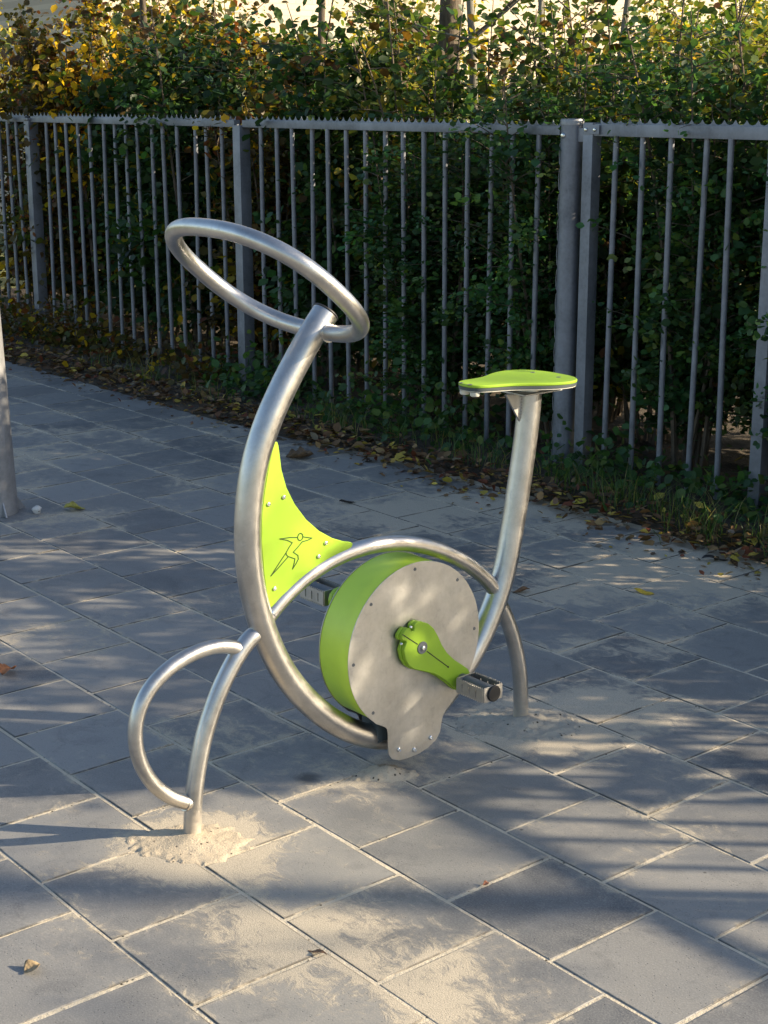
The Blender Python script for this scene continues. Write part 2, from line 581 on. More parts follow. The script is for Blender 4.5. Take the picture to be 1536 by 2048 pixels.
# verge: soil strip between the slabs and the fence, and under the hedge
s_ = np.arange(-7.5, 8.0, .03); d_ = np.arange(-1.8, .78, .03)
SS, DD = np.meshgrid(s_, d_)
edge_ = .60 + .10*(fbm(SS, SS*0, 1.3, 3)-.45) + .07*(fbm(SS, SS*0, 7, 5)-.5)
edge_ = edge_ - .20*np.clip((SS+1.4)/.8, 0, 1) + .08*np.clip((SS-.6)/.5, 0, 1)
hh = np.clip((edge_-DD)*.16, -.03, .035) + .03*(fbm(SS, DD, 8, 1)-.5)*np.clip((edge_-DD)*6, 0, 1)
X = P1.x + UF.x*SS + NF.x*DD; Y = P1.y + UF.y*SS + NF.y*DD
vm = grid('soil', X, Y, hh, soilmat())
tag(link('soil', vm), 'dark soil verge under the fence and hedge', None, None, 'structure')

# sandy film over the slabs near the verge (thin drifted sand)
M_SAND = sandmat('loose_sand', (.38, .325, .245), (.50, .42, .315), .14)
M_SANDG = sandmat('grey_sand', (.27, .25, .22), (.38, .35, .29), .08)
def heap(name, c, rx, ry, h, mat, label, seed, rough=.22, res=.006, side=(0, 0)):
    x = np.arange(-rx*1.35, rx*1.35, res); y = np.arange(-ry*1.35, ry*1.35, res)
    X, Y = np.meshgrid(x, y)
    q = np.sqrt((X/rx)**2 + (Y/ry)**2)
    q = q + .45*(fbm(X, Y, 14, seed)-.47)+.55*(fbm(X, Y, 75, seed+2)-.47)*np.clip(q, .2, 1)
    prof = np.clip(1-q, -1, 1)
    Z = np.where(prof > 0, h*prof**1.4*(.75) + .004*np.clip(prof*8, 0, 1), prof*.03)
    q2 = np.hypot(X-side[0], Y-side[1])
    Z = Z + np.where(prof > 0, h*.7*np.exp(-(q2/.038)**2), 0)
    Z = Z + np.where(prof > 0, rough*.012*(fbm(X, Y, 70, seed+4)-.47) + rough*.02*np.clip(fbm(X, Y, 120, seed+8)-.66, 0, 1), 0)
    me = grid(name, X, Y, Z, mat, keep=(Z > -.0035))
    o = link(name, me); o.location = c
    return tag(o, label, 'sand', 'heaps of sand round the feet of the exercise bike', 'stuff')
heap('sand_heap', (-.425, 3.12, 0), .12, .09, .009, M_SAND, 'bright sunlit heap of yellow sand round the front foot', 3)
heap('sand_heap', (.36, 3.79, 0), .15, .11, .011, M_SANDG, 'grey crumbly heap of sand round the rear foot', 11, 1.0)
heap('sand_heap', (0, 3.475, 0), .085, .045, .015, M_SAND, 'small sand heap on the slabs below the round housing', 17, 1.2)

# ------------------------------------------------------------------ exercise bike
def build_bike():
    root = empty('exercise_bike', BA, BPHI)
    tag(root, 'stainless steel outdoor exercise bike with lime green panels, pedals and seat', 'exercise bike')
    # local frame: x along the bike (front -> rear), y away from the viewer, z up; w = -y
    def P(s, z, w_=0.0): return Vector((s, -w_, z))
    def tube(name, pts, r, n=20, closed=False, k=8, rl=1, cap=True, mat=M_STEEL):
        q = relax([P(*p) for p in pts], rl)
        m = MB(); m.tube(spline(q, k, closed), r, n, closed, cap)
        return m.build(name, mat, root, ang=50)
    main = [(.392, 1.127), (.362, 1.094), (.331, 1.055), (.278, .985), (.228, .905), (.195, .830), (.176, .750), (.168, .660), (.172, .568), (.192, .472),
            (.226, .385), (.262, .315), (.311, .250), (.370, .187), (.435, .137), (.504, .097), (.565, .077), (.61, .072)]
    ft = tube('front_tube', main, .030, 28)
    d = (P(*main[0]) - P(*main[1])).normalized()
    m = MB(); m.lathe([(.0305, -.001), (.0315, .001), (.0300, .004), (.024, .006), (.001, .006)], P(*main[0]), d, 28)
    m.build('tube_cap', M_BLACK, ft)
    tube('seat_tube', [(1.032, .893), (1.030, .826), (1.014, .722), (.995, .614), (.974, .505), (.962, .450), (.945, .394), (.920, .341), (.891, .290),
                       (.857, .242), (.809, .190), (.750, .135), (.69, .095), (.63, .074)], .030, 28)
    tube('arc_tube', [(.200, .445), (.228, .474), (.272, .508), (.328, .539), (.390, .560), (.453, .572), (.54, .576), (.622, .564), (.719, .533), (.825, .475), (.880, .428), (.925, .380), (.945, .352)], .0195, 20)
    for a_, b_ in ((P(.2255, .4713), P(.2285, .4743)), (P(.918, .389), P(.921, .385))):
        m = MB(); m.tube([a_, b_], .0212, 20); m.build('weld_bead', M_BOLT, root)
    # handle ring (rounded oval)
    al = R(-39.56); ex = Vector((math.cos(al), 0, math.sin(al))); ey = Vector((0, -1, 0))
    pts = []
    for k in range(96):
        a = 2*PI*k/96
        c_, s2 = math.cos(a), math.sin(a)
        pts.append(P(.2331, 1.2072) + ex*(.188*math.copysign(abs(c_)**.82, c_)) + ey*(.242*math.copysign(abs(s2)**.82, s2)))
    pts = [(pts[i-1]+pts[i]*2+pts[(i+1) % 96])/4 for i in range(96)]
    m = MB(); m.tube(pts, .0185, 20, closed=True, up=(0, 0, 1))
    ring = m.build('handle_ring', M_STEEL, root, ang=60)
    c0 = P(.378, 1.0875)
    for sg in (-1, 1):
        m = MB(); m.tube([c0 + Vector((0, sg*.028, 0)), c0 + Vector((0, sg*.031, 0))], .0212, 20, up=(0, 0, 1))
        m.build('weld_bead', M_BOLT, ring)
    # legs and foot hoop
    tube('front_leg', [(.200, .437), (.168, .430), (.129, .388), (.078, .318), (.035, .225), (.011, .119), (.002, .03), (0, -.05)], .0200)
    tube('foot_hoop', [(.150, .400), (.120, .420), (.075, .431), (.012, .427), (-.051, .405), (-.097, .372), (-.126, .325), (-.135, .272), (-.126, .210), (-.096, .150), (-.051, .105), (-.006, .081), (.008, .078)], .0165)
    tube('rear_leg', [(.925, .362), (.952, .325), (.977, .272), (1.002, .209), (1.016, .146), (1.024, .084), (1.025, .01), (1.025, -.05)], .0200)
    for a_, b_, rr_ in (((-.0095, .0822), (-.0135, .0838), .0185),
                        ((.936, .348), (.9385, .3445), .0218)):
        m = MB(); m.tube([P(*a_), P(*b_)], rr_-.0006, 20); m.build('weld_bead', M_STEEL, root)
    # side panel
    pan = [(.240, .861), (.247, .8605), (.250, .852), (.252, .838), (.257, .797), (.2695, .755), (.291, .714), (.322, .673), (.358, .640), (.396, .616), (.430, .602), (.449, .597), (.455, .592), (.452, .585),
           (.418, .5735), (.361, .559), (.295, .532), (.250, .508), (.222, .489), (.215, .491), (.212, .505), (.203, .57), (.198, .645), (.201, .707), (.210, .758), (.224, .818), (.235, .852)]
    m = MB(); m.prism(pan, -.013, -.003, .0016)
    panel = m.build('side_panel', M_LIME, root, ang=25)
    m = MB()
    pc = [((x-.27)*.985+.272, (z-.66)*.99+.658) for x, z in pan]
    m.prism([(x+.002, z-.003) for x, z in pan], -.003, .002, 0)
    m.build('backing_plate', M_DGREY, panel)
    for (s, z) in [(.260, .735), (.219, .726), (.375, .609), (.354, .5815), (.230, .531)]:
        m = MB(); m.lathe([(.0052, 0), (.0052, .001), (.0046, .0028), (.0025, .0040), (.0022, .0028), (.0002, .0026)], P(s, z, .013), (0, -1, 0), 14)
        m.build('screw', M_BOLT, panel)
    # engraved runner figure
    def onp(L_):
        return [P(s, z, .0131) for s, z in L_]
    fig = FIG
    m = MB()
    for line in fig:
        q = onp(line)
        for a, b_ in zip(q[:-1], q[1:]):
            dv = (b_-a); ln = dv.length; dv.normalize()
            nv = Vector((-dv.z, 0, dv.x))*.0011
            e = dv*.0008
            A_, B_ = a-e, b_+e
            up = Vector((0, -.0006, 0))
            m.add([A_-nv, B_-nv, B_+nv, A_+nv, A_-nv+up, B_-nv+up, B_+nv+up, A_+nv+up],
                  [(4, 5, 6, 7), (0, 1, 5, 4), (1, 2, 6, 5), (2, 3, 7, 6), (3, 0, 4, 7), (0, 3, 2, 1)])
    m.build('runner_pictogram', M_GROOVE, panel, smooth=False)
    # wheel housing: two plates and the green band
    CS, CZ, CR = .6097, .3206, .2064
    out_ = []
    for k in range(0, 61):
        a = R(-48 + 276*k/60)
        out_.append((CS + CR*math.cos(a), CZ + CR*math.sin(a)))
    out_ += [(.488, .152), (.505, .143), (.515, .137), (.5205, .130), (.5225, .120), (.5235, .077), (.5255, .064), (.536, .049), (.556, .0405), (.585, .038), (.620, .0395), (.652, .047), (.676, .060), (.690, .077), (.694, .10), (.699, .118), (.71, .132), (.727, .146)]
    for yy, nm in ((-.0555, 'housing_plate'), (.0535, 'housing_plate')):
        m = MB(); m.prism(out_, yy, yy+.002, .0004)
        pl = m.build(nm, M_PLATE, root, ang=25)
        sg = -1 if yy < 0 else 1
        fy = yy if yy < 0 else yy+.002
        for k in range(8):
            a = R(k*45 + (1 if k else 0))
            if k == 6: continue
            m = MB(); m.lathe([(.0044, 0), (.0040, .0009), (.0018, .0009), (.0014, .0001), (.0001, .0001)], Vector((CS+.1905*math.cos(a), fy, CZ+.1905*math.sin(a))), (0, sg, 0), 14)
            m.build('screw', M_WASH, pl)
        for (s, z) in [(.556, .069), (.605, .055), (.658, .072)]:
            m = MB(); m.lathe([(.0066, 0), (.0066, .001), (.0058, .0034), (.0036, .0050), (.0028, .0038), (.0002, .0036)], Vector((s, fy, z)), (0, sg, 0), 16)
            m.build('bolt', M_BOLT, pl)
    m = MB()
    ri, ro = CR-.0075, CR-.0022
    ks = [R(-50 + 278*k/80) for k in range(81)]
    ring_o = [(CS+ro*math.cos(a), CZ+ro*math.sin(a)) for a in ks]
    ring_i = [(CS+ri*math.cos(a), CZ+ri*math.sin(a)) for a in ks[::-1]]
    vs = []; fs = []
    for a in ks:
        for rr in (ro, ri):
            for y in (-.0534, .0534):
                vs.append((CS+rr*math.cos(a), y, CZ+rr*math.sin(a)))
    for i in range(80):
        o_ = i*4; p_ = o_+4
        fs += [(o_, o_+1, p_+1, p_), (o_+2, p_+2, p_+3, o_+3), (o_, p_, p_+2, o_+2), (o_+1, o_+3, p_+3, p_+1)]
    fs += [(0, 2, 3, 1), (320, 321, 323, 322)]
    m.add(vs, fs)
    m.build('wheel_band', M_LIME2, root, ang=40)
    m = MB(); m.tube([(CS, -.052, CZ), (CS, .052, CZ)], .17, 40, up=(1, 0, 0)); m.build('inner_drum', M_BLACK, root)  # plain black cylinder filling the inside of the housing
    m = MB(); m.box((.512, -.030, .088), (.60, .030, .150), .003); m.build('shade_block', M_DGREY, root)  # dark box painting in the shade between the plates
    # cranks and pedals
    crank = [(.6045, .3885), (.628, .378), (.645, .3625), (.659, .3400), (.672, .314), (.689, .290), (.713, .2665), (.741, .246), (.758, .232), (.766, .220), (.768, .206), (.763, .192), (.752, .183), (.738, .180), (.723, .187),
             (.701, .207), (.673, .2305), (.645, .2485), (.610, .2635), (.586, .273), (.570, .2845), (.5575, .305), (.552, .328), (.557, .340), (.5605, .347), (.557, .351), (.5485, .3535),
             (.5455, .3600), (.5462, .3665)]
    crank2 = [(.5495, .3705), (.5560, .3775), (.5635, .3815), (.5710, .3775), (.5765, .3705), (.582, .3700), (.5840, .3760), (.5840, .3830), (.5890, .3875), (.597, .3900)]
    for side in (1, -1):
        def T(s, z):
            return (s, z) if side == 1 else (2*CS-s, 2*CZ-z)
        def Y(w_): return -w_*side
        full = [T(*p) for p in crank+crank2]
        m = MB()
        ya, yb = sorted((Y(.0800), Y(.0685)))
        m.prism(full, ya, yb, .0012)
        c = m.build('crank_arm', M_LIME, root, ang=25)
        m = MB()
        cx, cz = CS, CZ
        back = [T(cx + (s-cx)*1.01 - .003, cz + (z-cz)*1.01 - .001) for s, z in (crank+crank2)]
        ya, yb = sorted((Y(.0680), Y(.0580)))
        m.prism(back, ya, yb, .0012)
        m.build('clamp_half', M_LIME, c, ang=25)
        m = MB(); m.tube([(CS, Y(.054), CZ), (CS, Y(.058), CZ)], .02, 20, up=(1, 0, 0)); m.build('axle', M_BOLT, c)
        # slit
        for (a, b_) in (((.594, .334), (.5465, .3695)), ((.623, .310), (.692, .2535))):
            a = T(*a); b_ = T(*b_)
            m = MB()
            A_ = Vector((a[0], Y(.0802), a[1])); B_ = Vector((b_[0], Y(.0802), b_[1]))
            dv = (B_-A_).normalized(); nv = Vector((-dv.z, 0, dv.x))*.0011
            up = Vector((0, -.0005*side, 0))
            m.add([A_-nv, B_-nv, B_+nv, A_+nv, A_-nv+up, B_-nv+up, B_+nv+up, A_+nv+up],
                  [(4, 5, 6, 7), (0, 1, 5, 4), (1, 2, 6, 5), (2, 3, 7, 6), (3, 0, 4, 7), (0, 3, 2, 1)])
            m.build('slit', M_BLACK, c, smooth=False)
        e_ = T(.692, .2535)
        m = MB(); m.lathe([(.0024, 0), (.0024, .0006), (.0001, .0006)], (e_[0], Y(.0802), e_[1]), (0, -side, 0), 12)
        m.build('slit_end', M_BLACK, c, smooth=False)
        h_ = T(.6085, .3225)
        m = MB(); m.lathe([(.0152, 0), (.0152, .0016), (.0146, .0022), (.0001, .0022)], (h_[0], Y(.0800), h_[1]), (0, -side, 0), 24)
        m.build('washer', M_WASH, c)
        m = MB(); m.lathe([(.0060, 0), (.0060, .002), (.0052, .0045), (.0032, .0058), (.0028, .0042), (.0001, .0040)], (h_[0], Y(.0822), h_[1]), (0, -side, 0), 16)
        m.build('bolt', M_BOLT, c)
        # pinch bolts in the jaw
        m = MB()
        pb = T(.5535, .3435)
        m.lathe([(.0042, 0), (.0042, .003), (.003, .005), (.0001, .005)], (pb[0], Y(.070), pb[1]), (-.7*side, 0, -.7*side), 12)
        m.build('pinch_bolt', M_BOLT, c); m = MB()
        pb = T(.5780, .3775)
        m.lathe([(.0042, 0), (.0042, .003), (.003, .005), (.0001, .005)], (pb[0], Y(.074), pb[1]), (.1*side, 0, 1*side), 12)
        m.build('pinch_bolt', M_BOLT, c)
        # pedal
        pc_ = T(.737, .2080)
        w0, w1 = .094, .190
        hw, hz = .031, .0190
        ped = empty('pedal', (0, 0, 0)); ped.parent = root
        m = MB(); m.tube([(pc_[0], Y(.078), pc_[1]), (pc_[0], Y(w1-.003), pc_[1])], .0175, 24, up=(1, 0, 0)); m.build('pedal_barrel', M_WASH, ped)
        for q in (-1, 1):
            # serrated side plate with three keyhole slots
            m = MB()
            x0 = pc_[0] + q*hw
            nT = 13
            def side_plate(x0, q):
                pts = []
                L0, L1 = w0+.002, w1-.001
                st = (L1-L0)/nT
                top = []
                for k in range(nT):
                    a = L0+k*st
                    top += [(a+st*.12, hz-.0035), (a+st*.30, hz), (a+st*.62, hz), (a+st*.80, hz-.0035)]
                bot = [(a, -z) for a, z in reversed(top)]
                return top + bot
            poly = side_plate(x0, q)
            # build as strips with real slots: columns between slots
            L0, L1 = w0+.002, w1-.001
            slots = [L0 + (L1-L0)*f for f in (.22, .48, .74)]
            sw = .0018
            def piece(a, b_, za, zb):
                ya2, yb2 = sorted((Y(a), Y(b_)))
                m.box((x0-.0013, ya2, pc_[1]+za), (x0+.0013, yb2, pc_[1]+zb))
            edges_ = [L0] + sum([[s-sw, s+sw] for s in slots], []) + [L1]
            for k in range(0, len(edges_), 2):
                piece(edges_[k], edges_[k+1], -.0110, .0090)
            piece(L0, L1, .0090, hz-.0028); piece(L0, L1, -hz+.0028, -.0110)
            st = (L1-L0)/nT
            for k in range(nT):
                piece(L0+(k+.15)*st, L0+(k+.62)*st, hz-.0028, hz+.0004)
                piece(L0+(k+.15)*st, L0+(k+.62)*st, -hz-.0004, -hz+.0028)
            m.build('serrated_plate', M_PLATE, ped, smooth=False)
        # end plate, inner plate
        for wq in (w1, w0+.0015):
            m = MB(); ya2, yb2 = sorted((Y(wq-.0014), Y(wq+.0014)))
            m.box((pc_[0]-hw+.0013, ya2, pc_[1]-hz), (pc_[0]+hw-.0013, yb2, pc_[1]+hz), .0008)
            m.build('end_plate', M_STEEL, ped)
        m = MB(); m.lathe([(.0200, 0), (.0200, .004), (.0186, .0055), (.0001, .0060)], (pc_[0], Y(w1+.0014), pc_[1]), (0, -side, 0), 28)
        m.build('end_cap', M_BLACK, ped)
    # seat
    half = [(.786, 0), (.788, .018), (.798, .034), (.815, .045), (.842, .052), (.872, .056), (.905, .063), (.940, .078), (.975, .096), (1.010, .109), (1.045, .115),
            (1.080, .111), (1.108, .097), (1.128, .073), (1.139, .040), (1.142, 0)]
    full = [Vector((s, y, 0)) for s, y in half] + [Vector((s, -y, 0)) for s, y in half[-2:0:-1]]
    full = spline(full, 4, closed=True)
    poly = [(.974+(p.x-.966)*.92, p.y*.93) for p in full]
    MR = Matrix.Rotation(-PI/2, 4, 'X')     # prism y -> -z ... maps (x, y, z) -> (x, z, -y)
    TS = .9150 + math.sin(R(2.0))*.97
    def slab(name, y0, y1, scl, mat, ch, par):
        m = MB()
        cx = .97
        pp = [(cx+(x-cx)*scl, y*scl) for x, y in poly]
        m.prism(pp, y0, y1, ch, Matrix.Translation((0, 0, TS)) @ Matrix.Rotation(R(2.0), 4, 'Y') @ Matrix.Translation((0, 0, 0)) @ Matrix(((1, 0, 0, 0), (0, 0, 1, 0), (0, 1, 0, 0), (0, 0, 0, 1))))
        return m.build(name, mat, par, ang=30)
    st_ = slab('seat', -.0075, 0, 1.0, M_LIME, .0018, root)
    # rotate about its centre: keep height at s = .97
    for o_ in (st_,):
        pass
    slab('seat_core', -.0155, -.0078, .995, M_DGREY, .001, st_)
    slab('seat_base', -.0175, -.0158, .985, M_WHITEP, .0005, st_)
    def seat_z(x): return TS - math.sin(R(2.0))*x
    for (s, y) in [(.812, .016), (.812, -.016), (1.085, .045), (1.085, -.045)]:
        m = MB(); m.lathe([(.0060, 0), (.0060, .0006), (.0030, .0006), (.0026, -.0006), (.0001, -.0006)], (s, y, seat_z(s)+.0001), (0, 0, 1), 14)
        m.build('seat_screw', M_WASH, st_)
    for (s, y) in [(.825, -.020), (.825, .016)]:
        m = MB(); m.lathe([(.012, 0), (.012, -.007), (.010, -.010), (.0001, -.0105)], (s, y, seat_z(s)-.0185), (0, 0, 1), 18)
        m.build('rubber_buffer', M_WHITEP, st_)
    m = MB(); m.lathe([(.024, 0), (.024, -.004), (.020, -.005), (.0001, -.005)], (1.085, -.05, seat_z(1.085)-.0185), (0, 0, 1), 20)
    m.build('mounting_disc', M_WHITEP, st_)
    m = MB(); m.prism([(.945, .878), (1.010, .878), (1.006, .800), (.998, .800)], -.003, .003, .0008)
    br = m.build('seat_bracket', M_PLATE, root)
    m = MB()
    for k in range(9):
        m.lathe([(.0022, -.004), (.0026, 0), (.0022, .004)], (.9985+.001*(k % 2), -.002, .868-.0075*k), (0, -1, 0), 8)
    m.build('weld_bead', M_BOLT, br)
    m = MB(); m.box((.97, -.045, .876), (1.10, .045, .8795), .001)
    m.build('seat_plate', M_PLATE, root)
    return root

# strokes measured in the plane of the panel
FIG = []
def _fig():
    F_, TH_, RO_ = FPX, PITCH, ROLL
    u = Vector((math.cos(BPHI), math.sin(BPHI), 0)); n = Vector((u.y, -u.x, 0))
    O = BA + n*.013
    def pt(X, Y):
        px_, py_ = 500+X/5.388, 860+Y/5.388
        x = (px_-768)/F_; y = -(py_-1024)/F_
        c, s = math.cos(RO_), math.sin(RO_); x, y = c*x-s*y, s*x+c*y
        d = Vector((x, math.cos(TH_)+y*math.sin(TH_), -math.sin(TH_)+y*math.cos(TH_)))
        C_ = Vector((0, 0, H))
        t = (O-C_).dot(n)/d.dot(n)
        P_ = C_+d*t
        return ((P_-BA).dot(u), P_.z)
    FIG.append([pt(*p) for p in [(512, 1158), (430, 1158), (322, 1174), (400, 1188), (455, 1214), (420, 1265), (388, 1322), (310, 1440), (225, 1572), (310, 1480), (405, 1372)]])
    FIG.append([pt(*p) for p in [(388, 1322), (392, 1345), (408, 1362), (450, 1376), (484, 1388), (474, 1440), (458, 1498), (495, 1440), (521, 1390), (516, 1352), (466, 1316), (515, 1262), (562, 1204), (620, 1188), (666, 1164), (620, 1158), (576, 1152)]])
    hd = []
    for k in range(17):
        a = 2*PI*k/16
        x, y = 27*math.cos(a), 39*math.sin(a)
        r = R(12)
        hd.append(pt(541 + x*math.cos(r)-y*math.sin(r), 1152 + x*math.sin(r)+y*math.cos(r)))
    FIG.append(hd)
_fig()
build_bike()

# ------------------------------------------------------------------ fence and gate
FROT = PSI
def spikes(mb, s0, s1, z, y=0.0, pitch=.05, h=.024):
    n = max(1, int(round((s1-s0)/pitch)))
    p = (s1-s0)/n
    poly_top = []
    for k in range(n):
        a = s0+k*p
        for f, hh_ in ((0, 1), (.10, .62), (.25, .25), (.5, .10), (.75, .25), (.90, .62)):
            poly_top.append((a+p*f, z + h*hh_))
    poly_top.append((s1, z+h))
    vs = []; fs = []
    for i, (x, zz) in enumerate(poly_top):
        vs += [(x, y-.0015, z-.002), (x, y+.0015, z-.002), (x, y+.0006, zz), (x, y-.0006, zz)]
    for i in range(len(poly_top)-1):
        o_ = i*4; q = o_+4
        fs += [(o_, q, q+3, o_+3), (o_+1, o_+2, q+2, q+1), (o_+3, q+3, q+2, o_+2)]
    mb.add(vs, fs)

# local frame of fence things: x along the fence, -y towards the paving (rotation PSI about z puts +y away from the paving)
bar_mesh = None
def bar(s, z1, parent, r=.0120):
    global bar_mesh
    if bar_mesh is None:
        m = MB(); m.tube([(0, 0, -.1), (0, 0, .35), (0, 0, .8), (0, 0, 1.428)], r, 12, up=(1, 0, 0), cap=False)
        o_ = m.build('bar', M_GALV, parent)
        bar_mesh = o_.data
    else:
        o_ = link('bar', bar_mesh, parent)
    o_.location = (s, 0, z1-1.428)
    o_.rotation_euler = (random.gauss(0, .006), random.gauss(0, .006), random.uniform(0, 6))
    return o_

def fence_run(posts, label, lo, hi, cut=None):
    f = empty('metal_fence', P1, PSI)
    tag(f, label, 'fence')
    for (p, cap) in posts:
        m = MB(); m.box((p-.034, -.034, -.2), (p+.034, .034, 1.435), .004)
        o_ = m.build('post', M_GALV, f)
        if cap:
            c_ = MB(); c_.box((p-.043, -.043, 1.4355), (p+.043, .043, 1.452), .004); c_.build('post_cap', M_GALV, o_)
    ps = [lo-.04] + [p for p, _ in posts] + [hi+.04]
    for a, b_ in zip(ps[:-1], ps[1:]):
        a += .038; b_ -= .038
        if b_-a < .1: continue
        m = MB(); m.box((a, -.020, 1.425), (b_, .020, 1.462), .003)
        r_ = m.build('rail', M_GALV, f)
        m = MB(); spikes(m, a+.01, b_-.01, 1.462)
        m.build('spike_strip', M_GALV, r_, smooth=False)
        k = math.ceil((a-.0+.228-.03)/.15 + .0001)
        s = -.228 + k*.15
        n_ = int((b_-a)/.15)
        st = (b_-a)/(n_+1)
        s = a + st
        while s < b_-.04:
            bar(s, 1.428, f)
            s += st
    return f
fence_run([(-7.35, False), (-4.93, True), (-2.495, False)], 'grey galvanised bar fence with spiked rail, left of the round gate post', -7.4, -.10)
fence_run([(1.135, True), (3.58, False), (6.03, False)], 'grey galvanised bar fence with spiked rail, right of the gate', 1.095, 8.2)

gp = empty('gate_post', FP(-.045, 0), PSI)
tag(gp, 'thick round grey metal gate post with a flat cap', 'gate post')
m = MB(); m.tube([(0, 0, -.2), (0, 0, .7), (0, 0, 1.468)], .047, 32, up=(1, 0, 0)); m.build('post_tube', M_GALV, gp)
m = MB(); m.lathe([(.0500, 1.4682), (.0505, 1.486), (.047, 1.492), (.001, 1.493)], (0, 0, 0), (0, 0, 1), 32); m.build('post_cap', M_GALV2, gp)
m = MB(); m.lathe([(.012, 0), (.012, .004), (.007, .009), (.001, .010)], (-.005, -.0465, 1.425), (0, -1, 0), 16); m.build('bolt', M_BOLT, gp)
m = MB(); m.box((.046, -.012, 1.40), (.085, .012, 1.455), .002); m.build('hinge', M_GALV, gp)
m = MB()
pts = []
for k in range(13):
    z = 1.40 - k*.105
    for (dx, dz) in ((.001, 0), (-.009, -.012), (-.012, -.05), (-.009, -.092)):
        pts.append((-.048+dx, -.012, z+dz))
m.tube(pts, .0018, 6); m.build('wire', M_GALV2, gp)

gt = empty('gate', P1, PSI)
tag(gt, 'grey metal gate leaf with spiked top rail, five bars and two bolts', 'gate')
def stile(s):
    m = MB(); m.box((s-.027, -.027, .03), (s+.027, .027, 1.478), .003); return m.build('stile', M_GALV, gt)
stile(.070); stile(.985+.02)
m = MB(); m.box((.098, -.022, 1.425), (.977, .022, 1.474), .003); r_ = m.build('rail', M_GALV, gt)
m = MB(); spikes(m, .115, .96, 1.474, 0, .052, .022); m.build('spike_strip', M_GALV, r_, smooth=False)
for s in (.196, .350, .503, .657, .807):
    bar(s, 1.428, gt)
m = MB(); m.box((.045, -.0305, 1.432), (.135, -.0275, 1.470), .0008); pl = m.build('bracket', M_GALV, gt)
for s in (.062, .112):
    m = MB(); m.lathe([(.008, 0), (.008, .003), (.005, .006), (.001, .0065)], (s, -.0307, 1.450), (0, -1, 0), 14); m.build('bolt', M_BOLT, pl)

# ------------------------------------------------------------------ pole on the left, pebble
pole = empty('metal_pole', (-1.521, 5.945, 0), 0)
pole.rotation_euler = (0, R(-1.5), 0)
tag(pole, 'thick grey steel pole at the left edge of the picture', 'pole')
m = MB(); m.tube([(0, 0, -.05), (0, 0, 1.2), (0, 0, 2.6)], [.078, .076, .072], 40, up=(1, 0, 0)); m.build('pole_tube', M_GALV2, pole)
for a in (-60, 30, 150, 240):
    m = MB(); ca, sa = math.cos(R(a)), math.sin(R(a))
    M_ = Matrix.Rotation(R(a), 4, 'Z')
    m.prism([(.076, 0.002), (.112, 0.002), (.078, .055)], -.003, .003, .0006, M_)
    m.build('base_fin', M_GALV2, pole)
def pebble(loc, r, mat, label, name='pebble'):
    bm = bmesh.new(); bmesh.ops.create_icosphere(bm, subdivisions=3, radius=r)
    for v in bm.verts:
        f = 1 + .18*math.sin(v.co.x/r*3+1)*math.cos(v.co.y/r*2.3) + .08*math.sin(v.co.z/r*5)
        v.co *= f; v.co.z *= .75
    me = bpy.data.meshes.new(name); bm.to_mesh(me); bm.free(); me.shade_smooth(); me.materials.append(mat)
    o_ = link(name, me); o_.location = loc
    return tag(o_, label, 'pebble')
M_STONE = sandmat('pale_stone', (.45, .44, .42), (.55, .54, .52), .35, .2)
pebble((-1.368, 5.935, .014), .021, M_STONE, 'pale round pebble on the slabs beside the pole')

# ------------------------------------------------------------------ leaves
LEAF_V = np.array([(0, 0, 0), (-.30, .30, .05), (-.30, .65, .05), (0, 1, -.06), (.30, .65, .05), (.30, .30, .05)], dtype=np.float32)
LEAF_F = np.array([(0, 3, 2, 1), (0, 5, 4, 3)])
def leaf_cloud(name, pos, dirs, nrm, size, cols, mat, width=None, parent=None):
    """one mesh of many small folded leaves"""
    n = len(pos)
    d = dirs/np.linalg.norm(dirs, axis=1, keepdims=True)
    b_ = np.cross(d, nrm); b_ /= np.maximum(np.linalg.norm(b_, axis=1, keepdims=True), 1e-6)
    c_ = np.cross(b_, d)
    if width is None: width = np.ones(n)
    V = (pos[:, None, :] + size[:, None, None]*(LEAF_V[None, :, 0:1]*width[:, None, None]*b_[:, None, :]
         + LEAF_V[None, :, 1:2]*d[:, None, :] + LEAF_V[None, :, 2:3]*c_[:, None, :])).reshape(-1, 3)
    F = (LEAF_F[None] + (np.arange(n)*6)[:, None, None]).reshape(-1, 4)
    me = bpy.data.meshes.new(name)
    me.vertices.add(len(V)); me.vertices.foreach_set('co', V.astype(np.float32).ravel())
    me.loops.add(F.size); me.loops.foreach_set('vertex_index', F.astype(np.int32).ravel())
    me.polygons.add(len(F)); me.polygons.foreach_set('loop_start', np.arange(0, F.size, 4, dtype=np.int32))
    me.update(calc_edges=True)
    at = me.color_attributes.new('Col', 'FLOAT_COLOR', 'POINT')
    cc = np.concatenate([cols, np.ones((n, 1))], 1)
    at.data.foreach_set('color', np.repeat(cc, 6, axis=0).astype(np.float32).ravel())
    me.materials.append(mat)
    return link(name, me, parent)

